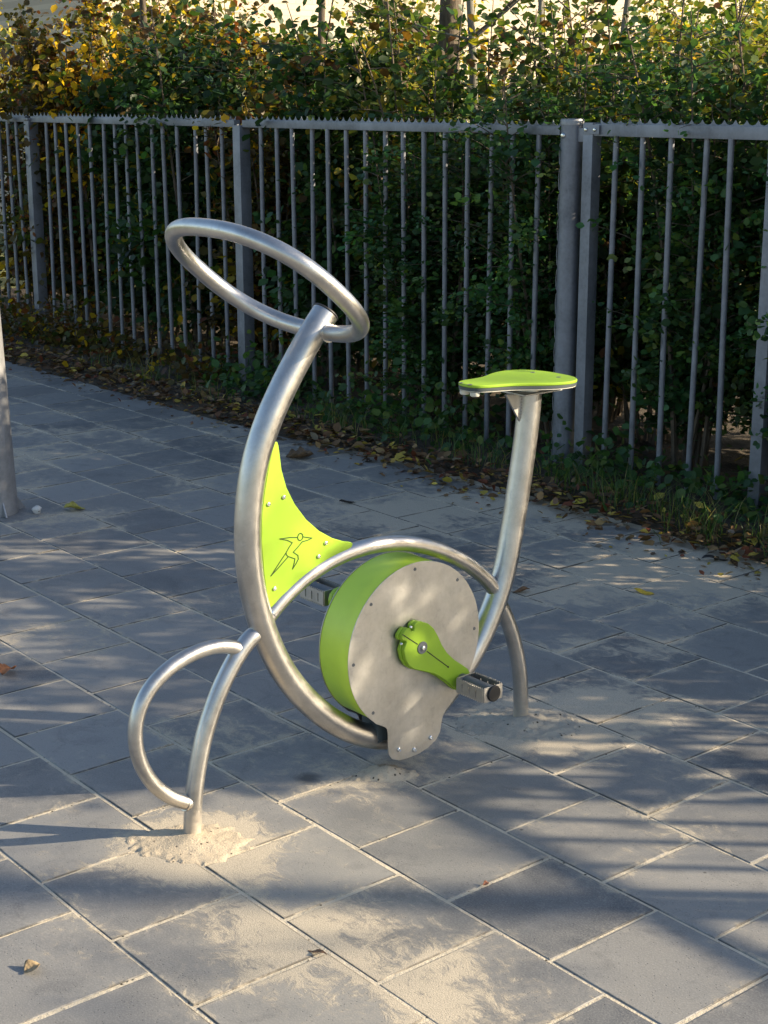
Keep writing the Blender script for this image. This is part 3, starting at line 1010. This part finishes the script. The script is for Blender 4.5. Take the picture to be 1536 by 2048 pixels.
PAL = {
 'green': [((.025, .062, .023), .52), ((.038, .085, .028), .3), ((.08, .13, .035), .12), ((.30, .26, .03), .035), ((.12, .07, .02), .025)],
 'dark': [((.035, .090, .034), .52), ((.055, .125, .038), .34), ((.11, .17, .045), .14)],
 'olive': [((.045, .085, .025), .45), ((.09, .13, .03), .27), ((.24, .22, .03), .12), ((.13, .07, .025), .07), ((.04, .08, .02), .09)],
 'brown': [((.07, .06, .02), .35), ((.10, .07, .025), .25), ((.05, .075, .02), .2), ((.14, .05, .02), .1), ((.38, .27, .02), .1)],
 'gold': [((.14, .17, .035), .35), ((.24, .24, .04), .3), ((.38, .31, .04), .2), ((.09, .12, .03), .15)],
 'yellow': [((.75, .48, .03), .65), ((.60, .42, .03), .25), ((.16, .17, .03), .15)],  # raised to stand in for sun on the yellow bush
 'dead': [((.15, .085, .04), .34), ((.08, .05, .03), .2), ((.26, .16, .07), .2), ((.42, .32, .06), .1), ((.16, .05, .025), .08), ((.22, .18, .12), .06)],
}
def pick(pal, n, g):
    cs = np.array([c for c, _ in PAL[pal]]); ps = np.array([p for _, p in PAL[pal]]); ps = ps/ps.sum()
    k = g.choice(len(cs), n, p=ps)
    return np.clip(cs[k]*g.uniform(.7, 1.3, (n, 1))*g.uniform(.93, 1.07, (n, 3)), 0, 1)

def branch_paths(g, h, rad, nstem, nbr, lean=(0, 0)):
    paths = []
    for i in range(nstem):
        a = g.uniform(0, 2*PI); r0 = g.uniform(0, rad*.25)
        base = np.array([math.cos(a)*r0, math.sin(a)*r0, -.03])
        a2 = a + g.normal(0, .7); out = rad*g.uniform(.25, .85); hh_ = h*g.uniform(.75, 1.05)
        top = np.array([math.cos(a2)*out+lean[0], math.sin(a2)*out+lean[1], hh_])
        mid = (base+top)/2 + np.array([g.normal(0, rad*.15), g.normal(0, rad*.15), h*.06])
        t = np.linspace(0, 1, 9)[:, None]
        st = (1-t)**2*base + 2*t*(1-t)*mid + t*t*top
        paths.append((st, .011*g.uniform(.7, 1.3), 0))
        for j in range(nbr):
            k = g.uniform(.12, .97); ii = int(k*8); p = st[ii]*(1-(k*8-ii)) + st[min(8, ii+1)]*(k*8-ii)
            b2 = g.uniform(0, 2*PI); ln = g.uniform(.18, .42)*(1.15-.4*k)*min(1.2, rad*1.6)
            e = p + np.array([math.cos(b2)*ln, math.sin(b2)*ln, ln*g.uniform(-.1, .75)])
            mm = (p+e)/2 + np.array([0, 0, ln*.12])
            t2 = np.linspace(0, 1, 5)[:, None]
            paths.append(((1-t2)**2*p + 2*t2*(1-t2)*mm + t2*t2*e, .0035, 1))
    return paths

def make_shrub(name, seed, h, rad, nstem, nbr, nleaf, size, pal, dens=None, bark=M_BARK, lw=1.0, spread=.05):
    g = np.random.default_rng(seed)
    paths = branch_paths(g, h, rad, nstem, nbr)
    root = empty(name)
    m = MB()
    for p, r, lv in paths:
        n_ = len(p); m.tube([tuple(q) for q in p], [r*(1-.75*i/(n_-1)) for i in range(n_)], 5 if lv == 0 else 4, cap=False)
    m.build('stems', bark, root)
    tw = [p for p, r, lv in paths if lv == 1] + [p[4:] for p, r, lv in paths if lv == 0]
    wts = np.array([np.linalg.norm(p[-1]-p[0]) for p in tw])
    if dens is not None: wts = wts*np.array([dens(p[len(p)//2][2]/h) for p in tw])
    k = g.choice(len(tw), nleaf, p=wts/wts.sum())
    pos = np.empty((nleaf, 3)); dr = np.empty((nleaf, 3))
    for i in range(nleaf):
        p = tw[k[i]]; t = g.uniform(.05, 1)*(len(p)-1); a = min(int(t), len(p)-2); f = t-a
        pos[i] = p[a]*(1-f)+p[a+1]*f; dr[i] = p[a+1]-p[a]
    dr /= np.linalg.norm(dr, axis=1, keepdims=True)
    pos += g.normal(0, spread, (nleaf, 3))
    pos[:, 2] = np.maximum(pos[:, 2], .01)
    dr = dr*.6 + g.normal(0, .6, (nleaf, 3)); dr[:, 2] -= .35
    nr = g.normal(0, .55, (nleaf, 3)); nr[:, 2] += .9
    bs = g.uniform(.65, 1.25, len(tw)); bc = g.uniform(.6, 1.45, (len(tw), 1))*g.uniform(.88, 1.12, (len(tw), 3))
    kinds = pick(pal, len(tw), g)
    cols = pick(pal, nleaf, g)
    same = g.uniform(0, 1, (nleaf, 1)) < .55
    cols = np.where(same, kinds[k]*g.uniform(.75, 1.3, (nleaf, 1)), cols)*bc[k]
    sz = size*g.uniform(.5, 1.35, nleaf)*bs[k]
    leaf_cloud('foliage', pos, dr, nr, sz, np.clip(cols, 0, 1), M_LEAF, g.uniform(.8, 1.15, nleaf)*lw, root)
    return root

def copy_tree(o, parent=None):
    c = o.copy(); COL.objects.link(c)
    if parent is not None: c.parent = parent
    for ch in list(o.children): copy_tree(ch, c)
    return c

HG = 'shrubs of the hedge behind the fence'
lo_d = lambda t: 1.25-.75*t
protos = {
 'green': make_shrub('hedge_shrub', 21, 2.15, .52, 10, 24, 9500, .055, 'green', lo_d, lw=1.2, spread=.055),
 'olive': make_shrub('hedge_shrub', 22, 2.30, .50, 9, 22, 5600, .045, 'olive', lambda t: 1.3-1.05*t, lw=1.1, spread=.045),
 'fine': make_shrub('hedge_shrub', 23, 2.00, .50, 12, 30, 14000, .033, 'dark', lambda t: 1.5-1.1*t, lw=1.35, spread=.03),
 'brown': make_shrub('hedge_shrub', 24, 2.20, .50, 9, 22, 8000, .050, 'brown', lo_d, lw=1.2, spread=.05),
}
used = set()
def place(kind, s, d, rz, sz, szz, label, group=HG):
    o_ = protos[kind] if kind not in used else copy_tree(protos[kind])
    used.add(kind)
    o_.location = FP(s, d, .0); o_.rotation_euler = (0, 0, rz); o_.scale = (sz, sz, szz)
    tag(o_, label, 'shrub', group)
    return o_
# visible hedge, left to right
vis = [
 ('brown', -5.75, -.42, .3, 1.05, 1.0, 'brown leaved shrub behind the fence at the far left edge'),
 ('brown', -4.95, -.34, 2.2, 1.05, 1.02, 'brown and yellow leaved shrub behind the capped fence post at the left'),
 ('green', -4.2, -.45, 1.1, 1.1, .95, 'broad leaved green shrub right of the capped fence post'),
 ('green', -3.45, -.42, 3.9, 1.1, .92, 'dense green shrub behind the middle of the left fence panel'),
 ('brown', -2.75, -.34, 5.0, 1.0, .88, 'olive brown shrub behind the bars above the ring handle'),
 ('green', -2.15, -.40, 5.6, 1.0, .90, 'green shrub just right of the square fence post'),
 ('olive', -1.55, -.50, .9, 1.1, 1.0, 'olive green shrub behind the bars left of the tree trunks'),
 ('fine', -1.15, -.22, 2.4, 1.1, .75, 'low dark small leaved shrub pushing through the bars left of the saddle'),
 ('olive', -.75, -.52, 3.3, 1.0, .98, 'airy olive shrub under the thick brown trunk'),
 ('fine', -.35, -.24, .2, 1.0, .85, 'dark small leaved shrub behind the saddle beside the gate post'),
 ('olive', -.05, -.55, 4.6, 1.05, 1.02, 'sunlit olive shrub rising behind the round gate post'),
 ('fine', .45, -.27, 4.4, 1.05, .92, 'small leaved green shrub behind the first bars of the gate'),
 ('olive', .70, -.60, 1.8, 1.05, .97, 'yellowing olive shrub above the gate rail'),
 ('fine', 1.15, -.30, 1.3, 1.1, .95, 'small leaved green shrub behind the right end of the gate'),
 ('green', 1.55, -.55, 2.8, 1.05, .88, 'broad leaved green shrub at the far right edge'),
]
for v_ in vis: place(*v_)
# the hedge goes on to the right, outside the picture, and shades the paving
oth = [('olive', 2.15), ('olive', 2.75), ('olive', 3.3), ('olive', 3.85)]
for i, (k_, s) in enumerate(oth):
    place(k_, s, -.5+.06*math.sin(i*2.3), i*1.7, 1.1, (.84, .90, .97, .95)[i], 'hedge shrub outside the right edge of the picture')
# a second row behind thickens it
back = [('fine', 1.75, -1.0, .8), ('fine', .85, -.85, .62), ('fine', 1.35, -.75, .5), ('fine', -.55, -.80, .62), ('fine', -1.9, -.75, .6), ('brown', -5.4, -1.15, 1.0), ('green', -4.6, -1.1, 1.0), ('green', -3.8, -1.15, .98), ('green', -3.05, -1.1, .88), ('green', -2.3, -1.15, .84), ('green', -1.6, -1.2, .78),
        ('fine', -.9, -1.1, .85), ('fine', -.2, -1.1, .80), ('fine', .5, -1.15, .8), ('fine', 1.2, -1.2, .8)]
BL = ['second row small leaved shrub at the far right edge', 'second row low shrub behind the middle of the gate', 'knee high shrub at the foot of the last gate bars', 'second row low shrub behind the saddle', 'second row low shrub behind the bars right of the square post', 'back row shrub with brown leaves at the far left edge', 'back row shrub above the fence left of the capped post', 'back row green shrub above the left fence panel',
      'back row green shrub above the bars left of the ring handle', 'back row green shrub above the square fence post', 'back row green shrub left of the thick trunk',
      'back row low shrub at the foot of the thick trunk', 'back row low shrub behind the gate post', 'back row low shrub behind the first gate bars', 'back row low shrub behind the right end of the gate']
for i, (k_, s, d, hz_) in enumerate(back):
    place(k_, s, d, i*1.3+.4, 1.1, hz_, BL[i])
# unseen leafy tops added to shade the housing; thin sprays further right let the sun through onto the foreground
protos['tall'] = make_shrub('hedge_shrub', 33, 2.3, .42, 6, 7, 900, .065, 'green', lambda t: .05 if t < .66 else 1.0, spread=.035)
place('tall', 4.45, -.35, .5, 1.0, 1.0, 'unseen shrub added outside the right edge of the picture, its leafy top shading the housing')
place('tall', 4.05, -.15, 2.5, 1.0, .95, 'unseen shrub added outside the right edge of the picture, its leafy top shading the housing')
protos['thin'] = make_shrub('hedge_shrub', 31, 1.9, .45, 5, 7, 160, .055, 'olive', lambda t: .5+.6*t)
for i, (s, hz_) in enumerate([(5.95, .85), (6.8, .8)]):
    place('thin', s, -.45, i*2.1, 1.0, hz_, 'thin airy shrub outside the right edge of the picture')

protos['gold'] = make_shrub('sunny_shrub', 51, 2.6, .70, 8, 16, 5200, .050, 'gold', lambda t: .8+.2*t, lw=1.1, spread=.07)
gold = [(-3.6, 13.6, 1.0, 'sunlit yellow green shrub beyond the hedge at the far left'), (-2.35, 14.4, 1.06, 'sunlit yellow green shrub beyond the hedge left of the slim trunk'),
        (-1.0, 13.0, .92, 'sunlit yellow green shrub beyond the hedge above the left fence panel'), (-.1, 12.2, .90, 'sunlit yellow green shrub seen between the hedge leaves above the ring handle'),
        (1.35, 11.4, .84, 'sunlit yellow green shrub right of the thick brown trunk'), (2.3, 11.6, .98, 'sunlit yellow green shrub glimpsed above the gate rail'),
        (.55, 14.6, 1.0, 'sunlit yellow green shrub far behind the thick brown trunk'), (3.0, 13.2, 1.05, 'sunlit yellow green shrub beyond the hedge at the far right')]
for i, (x, y, q, lb) in enumerate(gold):
    o_ = protos['gold'] if i == 0 else copy_tree(protos['gold'])
    o_.location = (x, y, -.05); o_.rotation_euler = (0, 0, i*1.9); o_.scale = (q*1.1, q*1.1, q)
    tag(o_, lb, 'shrub', 'sunlit shrubs beyond the hedge')
# ------------------------------------------------------------------ trees
def make_tree(label, x, y, r, hgt, lean, seed, bark, pal, nleaf=900, forks=3, crown=(1.3, 3.4)):
    g = np.random.default_rng(seed)
    t_ = empty('tree', (x, y, 0)); tag(t_, label, 'tree', 'trees in the hedge')
    m = MB()
    pts = []
    for k in range(12):
        f = k/11
        pts.append((lean[0]*f + .03*math.sin(f*7+seed), lean[1]*f + .03*math.cos(f*5+seed), -.1+hgt*f))
    m.tube(pts, [r*(1.12-.45*k/11) for k in range(12)], 14, up=(1, 0, 0))
    m.build('trunk', bark, t_)
    m = MB(); tw = []
    for j in range(forks*5):
        f = g.uniform(crown[0]/hgt*1.0, .98); k = int(f*11); p = np.array(pts[k])
        a = g.uniform(0, 2*PI); ln = g.uniform(.35, .9)
        e = p + np.array([math.cos(a)*ln, math.sin(a)*ln, ln*g.uniform(.3, 1.0)])
        mm = (p+e)/2 + np.array([0, 0, -.05])
        tt = np.linspace(0, 1, 6)[:, None]
        q = (1-tt)**2*p + 2*tt*(1-tt)*mm + tt*tt*e
        tw.append(q)
        m.tube([tuple(v) for v in q], [max(.003, r*.28)*(1-.7*i/5) for i in range(6)], 5, cap=False)
    br_ = m.build('limbs', bark, t_)
    pos = np.empty((nleaf, 3)); dr = np.empty((nleaf, 3))
    for i in range(nleaf):
        q = tw[g.integers(len(tw))]; t = g.uniform(.2, 1)*5; a = min(4, int(t)); f = t-a
        pos[i] = q[a]*(1-f)+q[a+1]*f; dr[i] = q[a+1]-q[a]
    dr /= np.linalg.norm(dr, axis=1, keepdims=True)
    pos += g.normal(0, .10, (nleaf, 3))
    dr = dr*.5+g.normal(0, .6, (nleaf, 3)); dr[:, 2] -= .4
    nr = g.normal(0, .6, (nleaf, 3)); nr[:, 2] += .8
    leaf_cloud('crown', pos, dr, nr, .058*g.uniform(.6, 1.3, nleaf), pick(pal, nleaf, g), M_LEAF, None, t_)
    return t_
make_tree('thick brown tree trunk standing in the hedge, left of the gate post', .415, 9.6, .072, 4.2, (.0, .1), 2, M_BARK, 'olive', 1100)
make_tree('slender pale trunk just right of the thick brown trunk', .475, 8.35, .022, 3.6, (-.06, .1), 5, M_BARK2, 'olive', 500, 2)
make_tree('thin forked trunk directly above the gap left of the gate post', .78, 8.1, .016, 3.4, (.04, .05), 6, M_BARK2, 'olive', 500, 2)
make_tree('leaning pale trunk above the gate rail', 1.05, 7.8, .018, 3.5, (.22, .1), 8, M_BARK2, 'olive', 500, 2)
make_tree('slim dark trunk above the middle of the fence', -.335, 8.9, .022, 3.8, (-.02, .1), 9, M_BARK, 'green', 700, 2)
make_tree('slim trunk among green leaves near the left end of the hedge', -1.55, 10.2, .025, 3.8, (.1, .1), 12, M_BARK, 'brown', 1200, 3)

for (x, y, hg, sd, nl) in ((9.5, 2.2, 5.2, 41, 800), (12.0, 3.3, 6.0, 42, 800), (8.2, 1.2, 4.6, 43, 500)):
    o_ = make_tree('tree with a thin autumn crown outside the right edge of the picture', x, y, .07, hg, (.1, .1), sd, M_BARK, 'olive', nl, 6, crown=(2.3, 5))
    o_['group'] = 'autumn trees standing right of the picture'

# yellow spray in the hedge at upper left, leaf colour brightened in place of sunlight
g = np.random.default_rng(5)
sp_ = empty('yellow_bush', FP(-4.72, -.30), 0)
tag(sp_, 'bush with yellow leaves, coloured brighter in place of sunlight, above the left end of the fence', 'bush')
m = MB(); tw = []
for j in range(12):
    a = g.uniform(0, 2*PI); e = np.array([math.cos(a)*.22, math.sin(a)*.22, g.uniform(1.6, 1.98)])
    tt = np.linspace(0, 1, 8)[:, None]; q = (1-tt)**2*np.array([0, 0, 0.]) + 2*tt*(1-tt)*np.array([0, 0, 1.2]) + tt*tt*e
    tw.append(q); m.tube([tuple(v) for v in q], [.009*(1-.8*i/7) for i in range(8)], 5, cap=False)
m.build('stems', M_BARK, sp_)
n_ = 800
pos = np.array([tw[g.integers(12)][g.integers(4, 8)] for _ in range(n_)]) + g.normal(0, .09, (n_, 3))
dr = g.normal(0, .6, (n_, 3)); dr[:, 2] -= .4; nr = g.normal(0, .6, (n_, 3)); nr[:, 2] += .8
leaf_cloud('foliage', pos, dr, nr, .06*g.uniform(.6, 1.3, n_), pick('yellow', n_, g), M_LEAF, None, sp_)

# ------------------------------------------------------------------ ground cover, litter, grass
g = np.random.default_rng(77)
def soil_z(s, d):
    return np.clip((.60-d)*.16, -.0, .035)
# ivy and seedlings climbing at the foot of the fence
n_ = 9000
s = g.uniform(-5.6, 2.2, n_); d = g.normal(.05, .14, n_)
cl = fbm(s, s*0, 1.7, 9)
zz = np.abs(g.normal(0, 1, n_))*(.06+.26*np.clip(cl-.3, 0, 1))*np.clip(1.2-np.abs(d)*1.5, .2, 1)
keep = g.uniform(0, 1, n_) < np.clip((cl-.22)*2.6, .15, 1)
s, d, zz = s[keep], d[keep], zz[keep]
pos = np.stack([P1.x+UF.x*s+NF.x*d, P1.y+UF.y*s+NF.y*d, zz+.02], 1); n_ = len(s)
dr = g.normal(0, .6, (n_, 3)); dr[:, :2] += np.array([NF.x, NF.y])*.5; dr[:, 2] -= .1
nr = g.normal(0, .5, (n_, 3)); nr[:, 2] += .9
col = np.where((s < -2.6)[:, None], pick('brown', n_, g), pick('dark', n_, g))
o_ = leaf_cloud('ivy', pos, dr, nr, .042*g.uniform(.5, 1.35, n_), col, M_LEAF, np.full(n_, 1.3))
tag(o_, 'dark ivy and seedlings along the foot of the fence', 'ivy', None, 'stuff')
# fallen leaves
n_ = 5200
s = g.uniform(-6, 3, n_); d = np.where(g.uniform(0, 1, n_) < .8, .47+g.normal(0, .085, n_), g.uniform(-.6, .75, n_))
d = np.where((s > -.2) & (g.uniform(0, 1, n_) < .10), d+np.abs(g.normal(0, .14, n_)), d)
pos = np.stack([P1.x+UF.x*s+NF.x*d, P1.y+UF.y*s+NF.y*d, np.maximum(.004, soil_z(s, d)+.006) + np.abs(g.normal(0, .012, n_))*(d < .6)], 1)
dr = g.normal(0, 1, (n_, 3)); dr[:, 2] *= .22
nr = g.normal(0, .33, (n_, 3)); nr[:, 2] += 1
sz = .048*g.uniform(.35, 1.25, n_)
sz = np.where(d > .62, sz*.6, sz)
o_ = leaf_cloud('leaf_litter', pos, dr, nr, sz, pick('dead', n_, g), M_DEAD, g.uniform(.4, 1.4, n_))
tag(o_, 'brown and yellow fallen leaves drifted along the edge of the paving', 'leaf litter', None, 'stuff')
# grass
def grass():
    vs, fs, cs = [], [], []
    tufts = [(-.62, .22, 60), (-.35, .30, 70), (-.15, .28, 60), (.12, .25, 40), (.32, .30, 90), (.50, .30, 90), (.66, .34, 110), (.85, .32, 80), (1.0, .40, 90), (1.15, .45, 80), (-1.3, .30, 60),
             (-1.15, .34, 70), (-1.45, .28, 60), (-2.4, .35, 40), (-2.9, .36, 50), (-3.2, .34, 40), (-3.5, .33, 40), (-2.2, .42, 30), (1.3, .35, 60), (1.5, .45, 60), (-.85, .3, 40)]
    for (s0, d0, n) in tufts:
        for _ in range(int(n*.7)):
            s = s0+random.gauss(0, .07); d = d0+random.gauss(0, .05)
            b0 = FP(s, d, float(soil_z(s, d))-.01)
            a = random.uniform(0, 2*PI); ln = random.uniform(.07, .22); bd = random.uniform(.2, .9)*ln
            wv = random.uniform(.0016, .0034)
            dx = Vector((math.cos(a), math.sin(a), 0)); px_ = Vector((-dx.y, dx.x, 0))*wv
            o0 = len(vs)
            for k in range(4):
                f = k/3
                c = b0 + dx*bd*f*f + Vector((0, 0, ln*(f-.25*f*f)))
                ww = px_*(1-f*.92)
                vs.extend([c-ww, c+ww])
            for k in range(3): fs.append((o0+2*k, o0+2*k+1, o0+2*k+3, o0+2*k+2))
            c = random.choice([(.07, .13, .03), (.05, .10, .03), (.10, .15, .05), (.22, .20, .08)])
            q = random.uniform(.7, 1.2)
            cs += [(c[0]*q, c[1]*q, c[2]*q, 1)]*8
    me = bpy.data.meshes.new('grass'); me.from_pydata([tuple(v) for v in vs], [], fs)
    at = me.color_attributes.new('Col', 'FLOAT_COLOR', 'POINT'); at.data.foreach_set('color', np.array(cs, dtype=np.float32).ravel())
    me.materials.append(M_LEAF)
    tag(link('grass', me), 'long thin grass tufts between the fence and the leaves', 'grass', None, 'stuff')
grass()

def fallen(loc, size, rz, col, label, curl=.35, lobes=3, asp=.62, seed=0, name='fallen_leaf', cat='leaf'):
    """a single fallen leaf: curled outline mesh with midrib fold"""
    g2 = random.Random(seed)
    nU, nV = 15, 6
    vs = []
    for i in range(nU+1):
        t = i/nU
        wd = asp*.5*math.sin(PI*min(1, t*1.02))**.75*(1+.22*math.sin(t*PI*2*lobes+seed))
        for j in range(-nV//2, nV//2+1):
            f = j/(nV/2)
            x = (t-.5)*size; y = f*wd*size
            z = abs(f)**1.5*wd*size*curl + size*.10*math.sin(t*4+seed)+.003
            vs.append((x, y, max(0.0008, z + g2.uniform(-.001, .001))))
    m_ = nV+1; fs = []
    for i in range(nU):
        for j in range(nV):
            fs.append((i*m_+j, (i+1)*m_+j, (i+1)*m_+j+1, i*m_+j+1))
    me = bpy.data.meshes.new(name); me.from_pydata(vs, [], fs); me.shade_smooth()
    mt, t, b = newmat('leaf_'+str(seed))
    c = objc(t); n1 = noise(t, c, 90, 4, .6)
    L(t, mixc(t, mapr(t, n1, .4, .7), col, tuple(x*.45 for x in col)), b.inputs['Base Color'])
    b.inputs['Roughness'].default_value = .6
    me.materials.append(mt)
    sol = link(name, me)
    md = sol.modifiers.new('thick', 'SOLIDIFY'); md.thickness = .0006
    sol.location = loc; sol.rotation_euler = (0, 0, rz)
    return tag(sol, label, cat)
fallen((-1.226, 5.975, .004), .085, .4, (.45, .40, .07), 'yellow green fallen leaf on the slabs right of the pebble', .5, 2, .8, 1)
fallen((.856, 4.892, .003), .070, -.5, (.80, .52, .05), 'bright yellow leaf lying alone on the slabs at the right', .25, 1, .55, 2)
fallen((-.381, 6.88, .006), .13, .2, (.16, .10, .05), 'large curled brown leaf on the slabs left of the green panel tip', .9, 3, .7, 3)
fallen((.452, 4.905, .003), .06, .1, (.20, .10, .04), 'curled brown leaf on a joint just right of the seat tube', .7, 1, .4, 4)
fallen((-.661, 2.604, .003), .035, .8, (.34, .25, .14), 'small dry tan leaf on the slabs at the lower left', .4, 1, .9, 5)
fallen((-1.070, 4.166, .004), .055, 1.2, (.40, .15, .05), 'orange brown lobed leaf at the left edge of the picture', .6, 3, .9, 6)
fallen((1.166, 5.261, .003), .10, .1, (.03, .028, .028), 'dark flat leaf on the slabs at the right edge', .3, 1, .35, 7)
fallen((-.147, 6.073, .003), .07, .3, (.03, .025, .022), 'dark curled leaf behind the triangular green panel', .8, 1, .35, 8)
fallen((.77, 5.95, .035), .10, 1.0, (.55, .45, .05), 'yellow leaf standing in the litter below the gate hinge side', .4, 1, .45, 9)
fallen((.21, 2.927, .002), .014, .5, (.50, .20, .10), 'tiny orange leaf scrap on a sunlit slab right of centre', .6, 1, .9, 10)
fallen((-.129, 2.662, .001), .045, -.55, (.16, .09, .05), 'strip of brown bark lying in a joint at the bottom', .3, 1, .22, 11, 'bark_strip', 'bark')
m = MB()
pts = [(.02*k/8*8, .004*math.sin(k*1.3), .003+.002*math.sin(k)) for k in range(10)]
m.tube(pts, .0022, 6); tw_ = m.build('twig', M_BARK); tw_.location = (.93, 5.6, .003); tw_.rotation_euler = (0, 0, .1)
tag(tw_, 'short brown twig on the sandy slabs in front of the gate', 'twig')

# ------------------------------------------------------------------ buildings beyond the hedge
def wallmat(name, a, bb, brick=True):
    m, t, b = newmat(name)
    c = objc(t)
    n1 = noise(t, c, 2.5, 5, .6)
    if brick:
        br = N(t, "ShaderNodeTexBrick", i_Scale=1.0)
        br.inputs['Color1'].default_value = (*a, 1); br.inputs['Color2'].default_value = (*bb, 1)
        br.inputs['Mortar'].default_value = (*[x*.85 for x in bb], 1)
        br.inputs['Brick Width'].default_value = .22; br.inputs['Row Height'].default_value = .065; br.inputs['Mortar Size'].default_value = .006
        mp = N(t, "ShaderNodeMapping"); mp.inputs['Rotation'].default_value = (PI/2, 0, 0); L(t, c, mp.inputs['Vector']); L(t, mp.outputs[0], br.inputs['Vector'])
        col = br.outputs['Color']
    else:
        col = mixc(t, n1, a, bb)
    col = mixc(t, mapr(t, n1, .4, .7, 0, .4), col, tuple(x*.8 for x in a))
    L(t, col, b.inputs['Base Color']); b.inputs['Roughness'].default_value = .9
    return m
def building(label, loc, rz, wd, dp, ht, mat, wins, roofmat):
    b_ = empty('building', loc, rz); tag(b_, label, 'building')
    m = MB(); m.box((0, 0, -.1), (wd, dp, ht)); m.build('wall', mat, b_, smooth=False)
    m = MB(); m.box((-.3, -.4, ht+.003), (wd+.3, dp+.3, ht+.25)); m.build('roof', roofmat, b_, smooth=False)
    glass, t, bb = newmat('window_glass'); bb.inputs['Base Color'].default_value = (.03, .035, .04, 1); bb.inputs['Roughness'].default_value = .08
    fr = plastic('white_paint', (.78, .77, .74), .5)
    for (x0, x1, z0, z1) in wins:
        m = MB()
        for (a, c_, e, f_) in ((x0, x1, z0, z0+.08), (x0, x1, z1-.08, z1), (x0, x0+.08, z0+.08, z1-.08), (x1-.08, x1, z0+.08, z1-.08), ((x0+x1)/2-.03, (x0+x1)/2+.03, z0+.08, z1-.08)):
            m.box((a, -.05, e), (c_, .0-.004, f_))
        fo = m.build('window', fr, b_, smooth=False)
        m = MB(); m.box((x0+.08, -.02, z0+.08), (x1-.08, -.006, z1-.08)); m.build('pane', glass, fo, smooth=False)
    return b_
M_ROOF = plastic('roof_felt', (.08, .075, .07), .8)
building('sunlit cream building glimpsed through the leaves at the upper right', (-3.0, 17.3, 0), R(34), 16, 8, 5.5, wallmat('cream_brick', (.60, .51, .40), (.56, .46, .36)), [(9.0, 10.4, 1.0, 2.6), (12.4, 13.8, .9, 2.6)], M_ROOF)
building('grey pink building glimpsed through the leaves at the upper left', (-13.8, 21.5, 0), R(3), 10.8, 8, 5.0, wallmat('pink_brick', (.42, .33, .30), (.48, .40, .36)), [(6.6, 7.5, .9, 2.6), (9.3, 10.1, 1.2, 2.9), (3, 4.4, .9, 2.6)], M_ROOF)
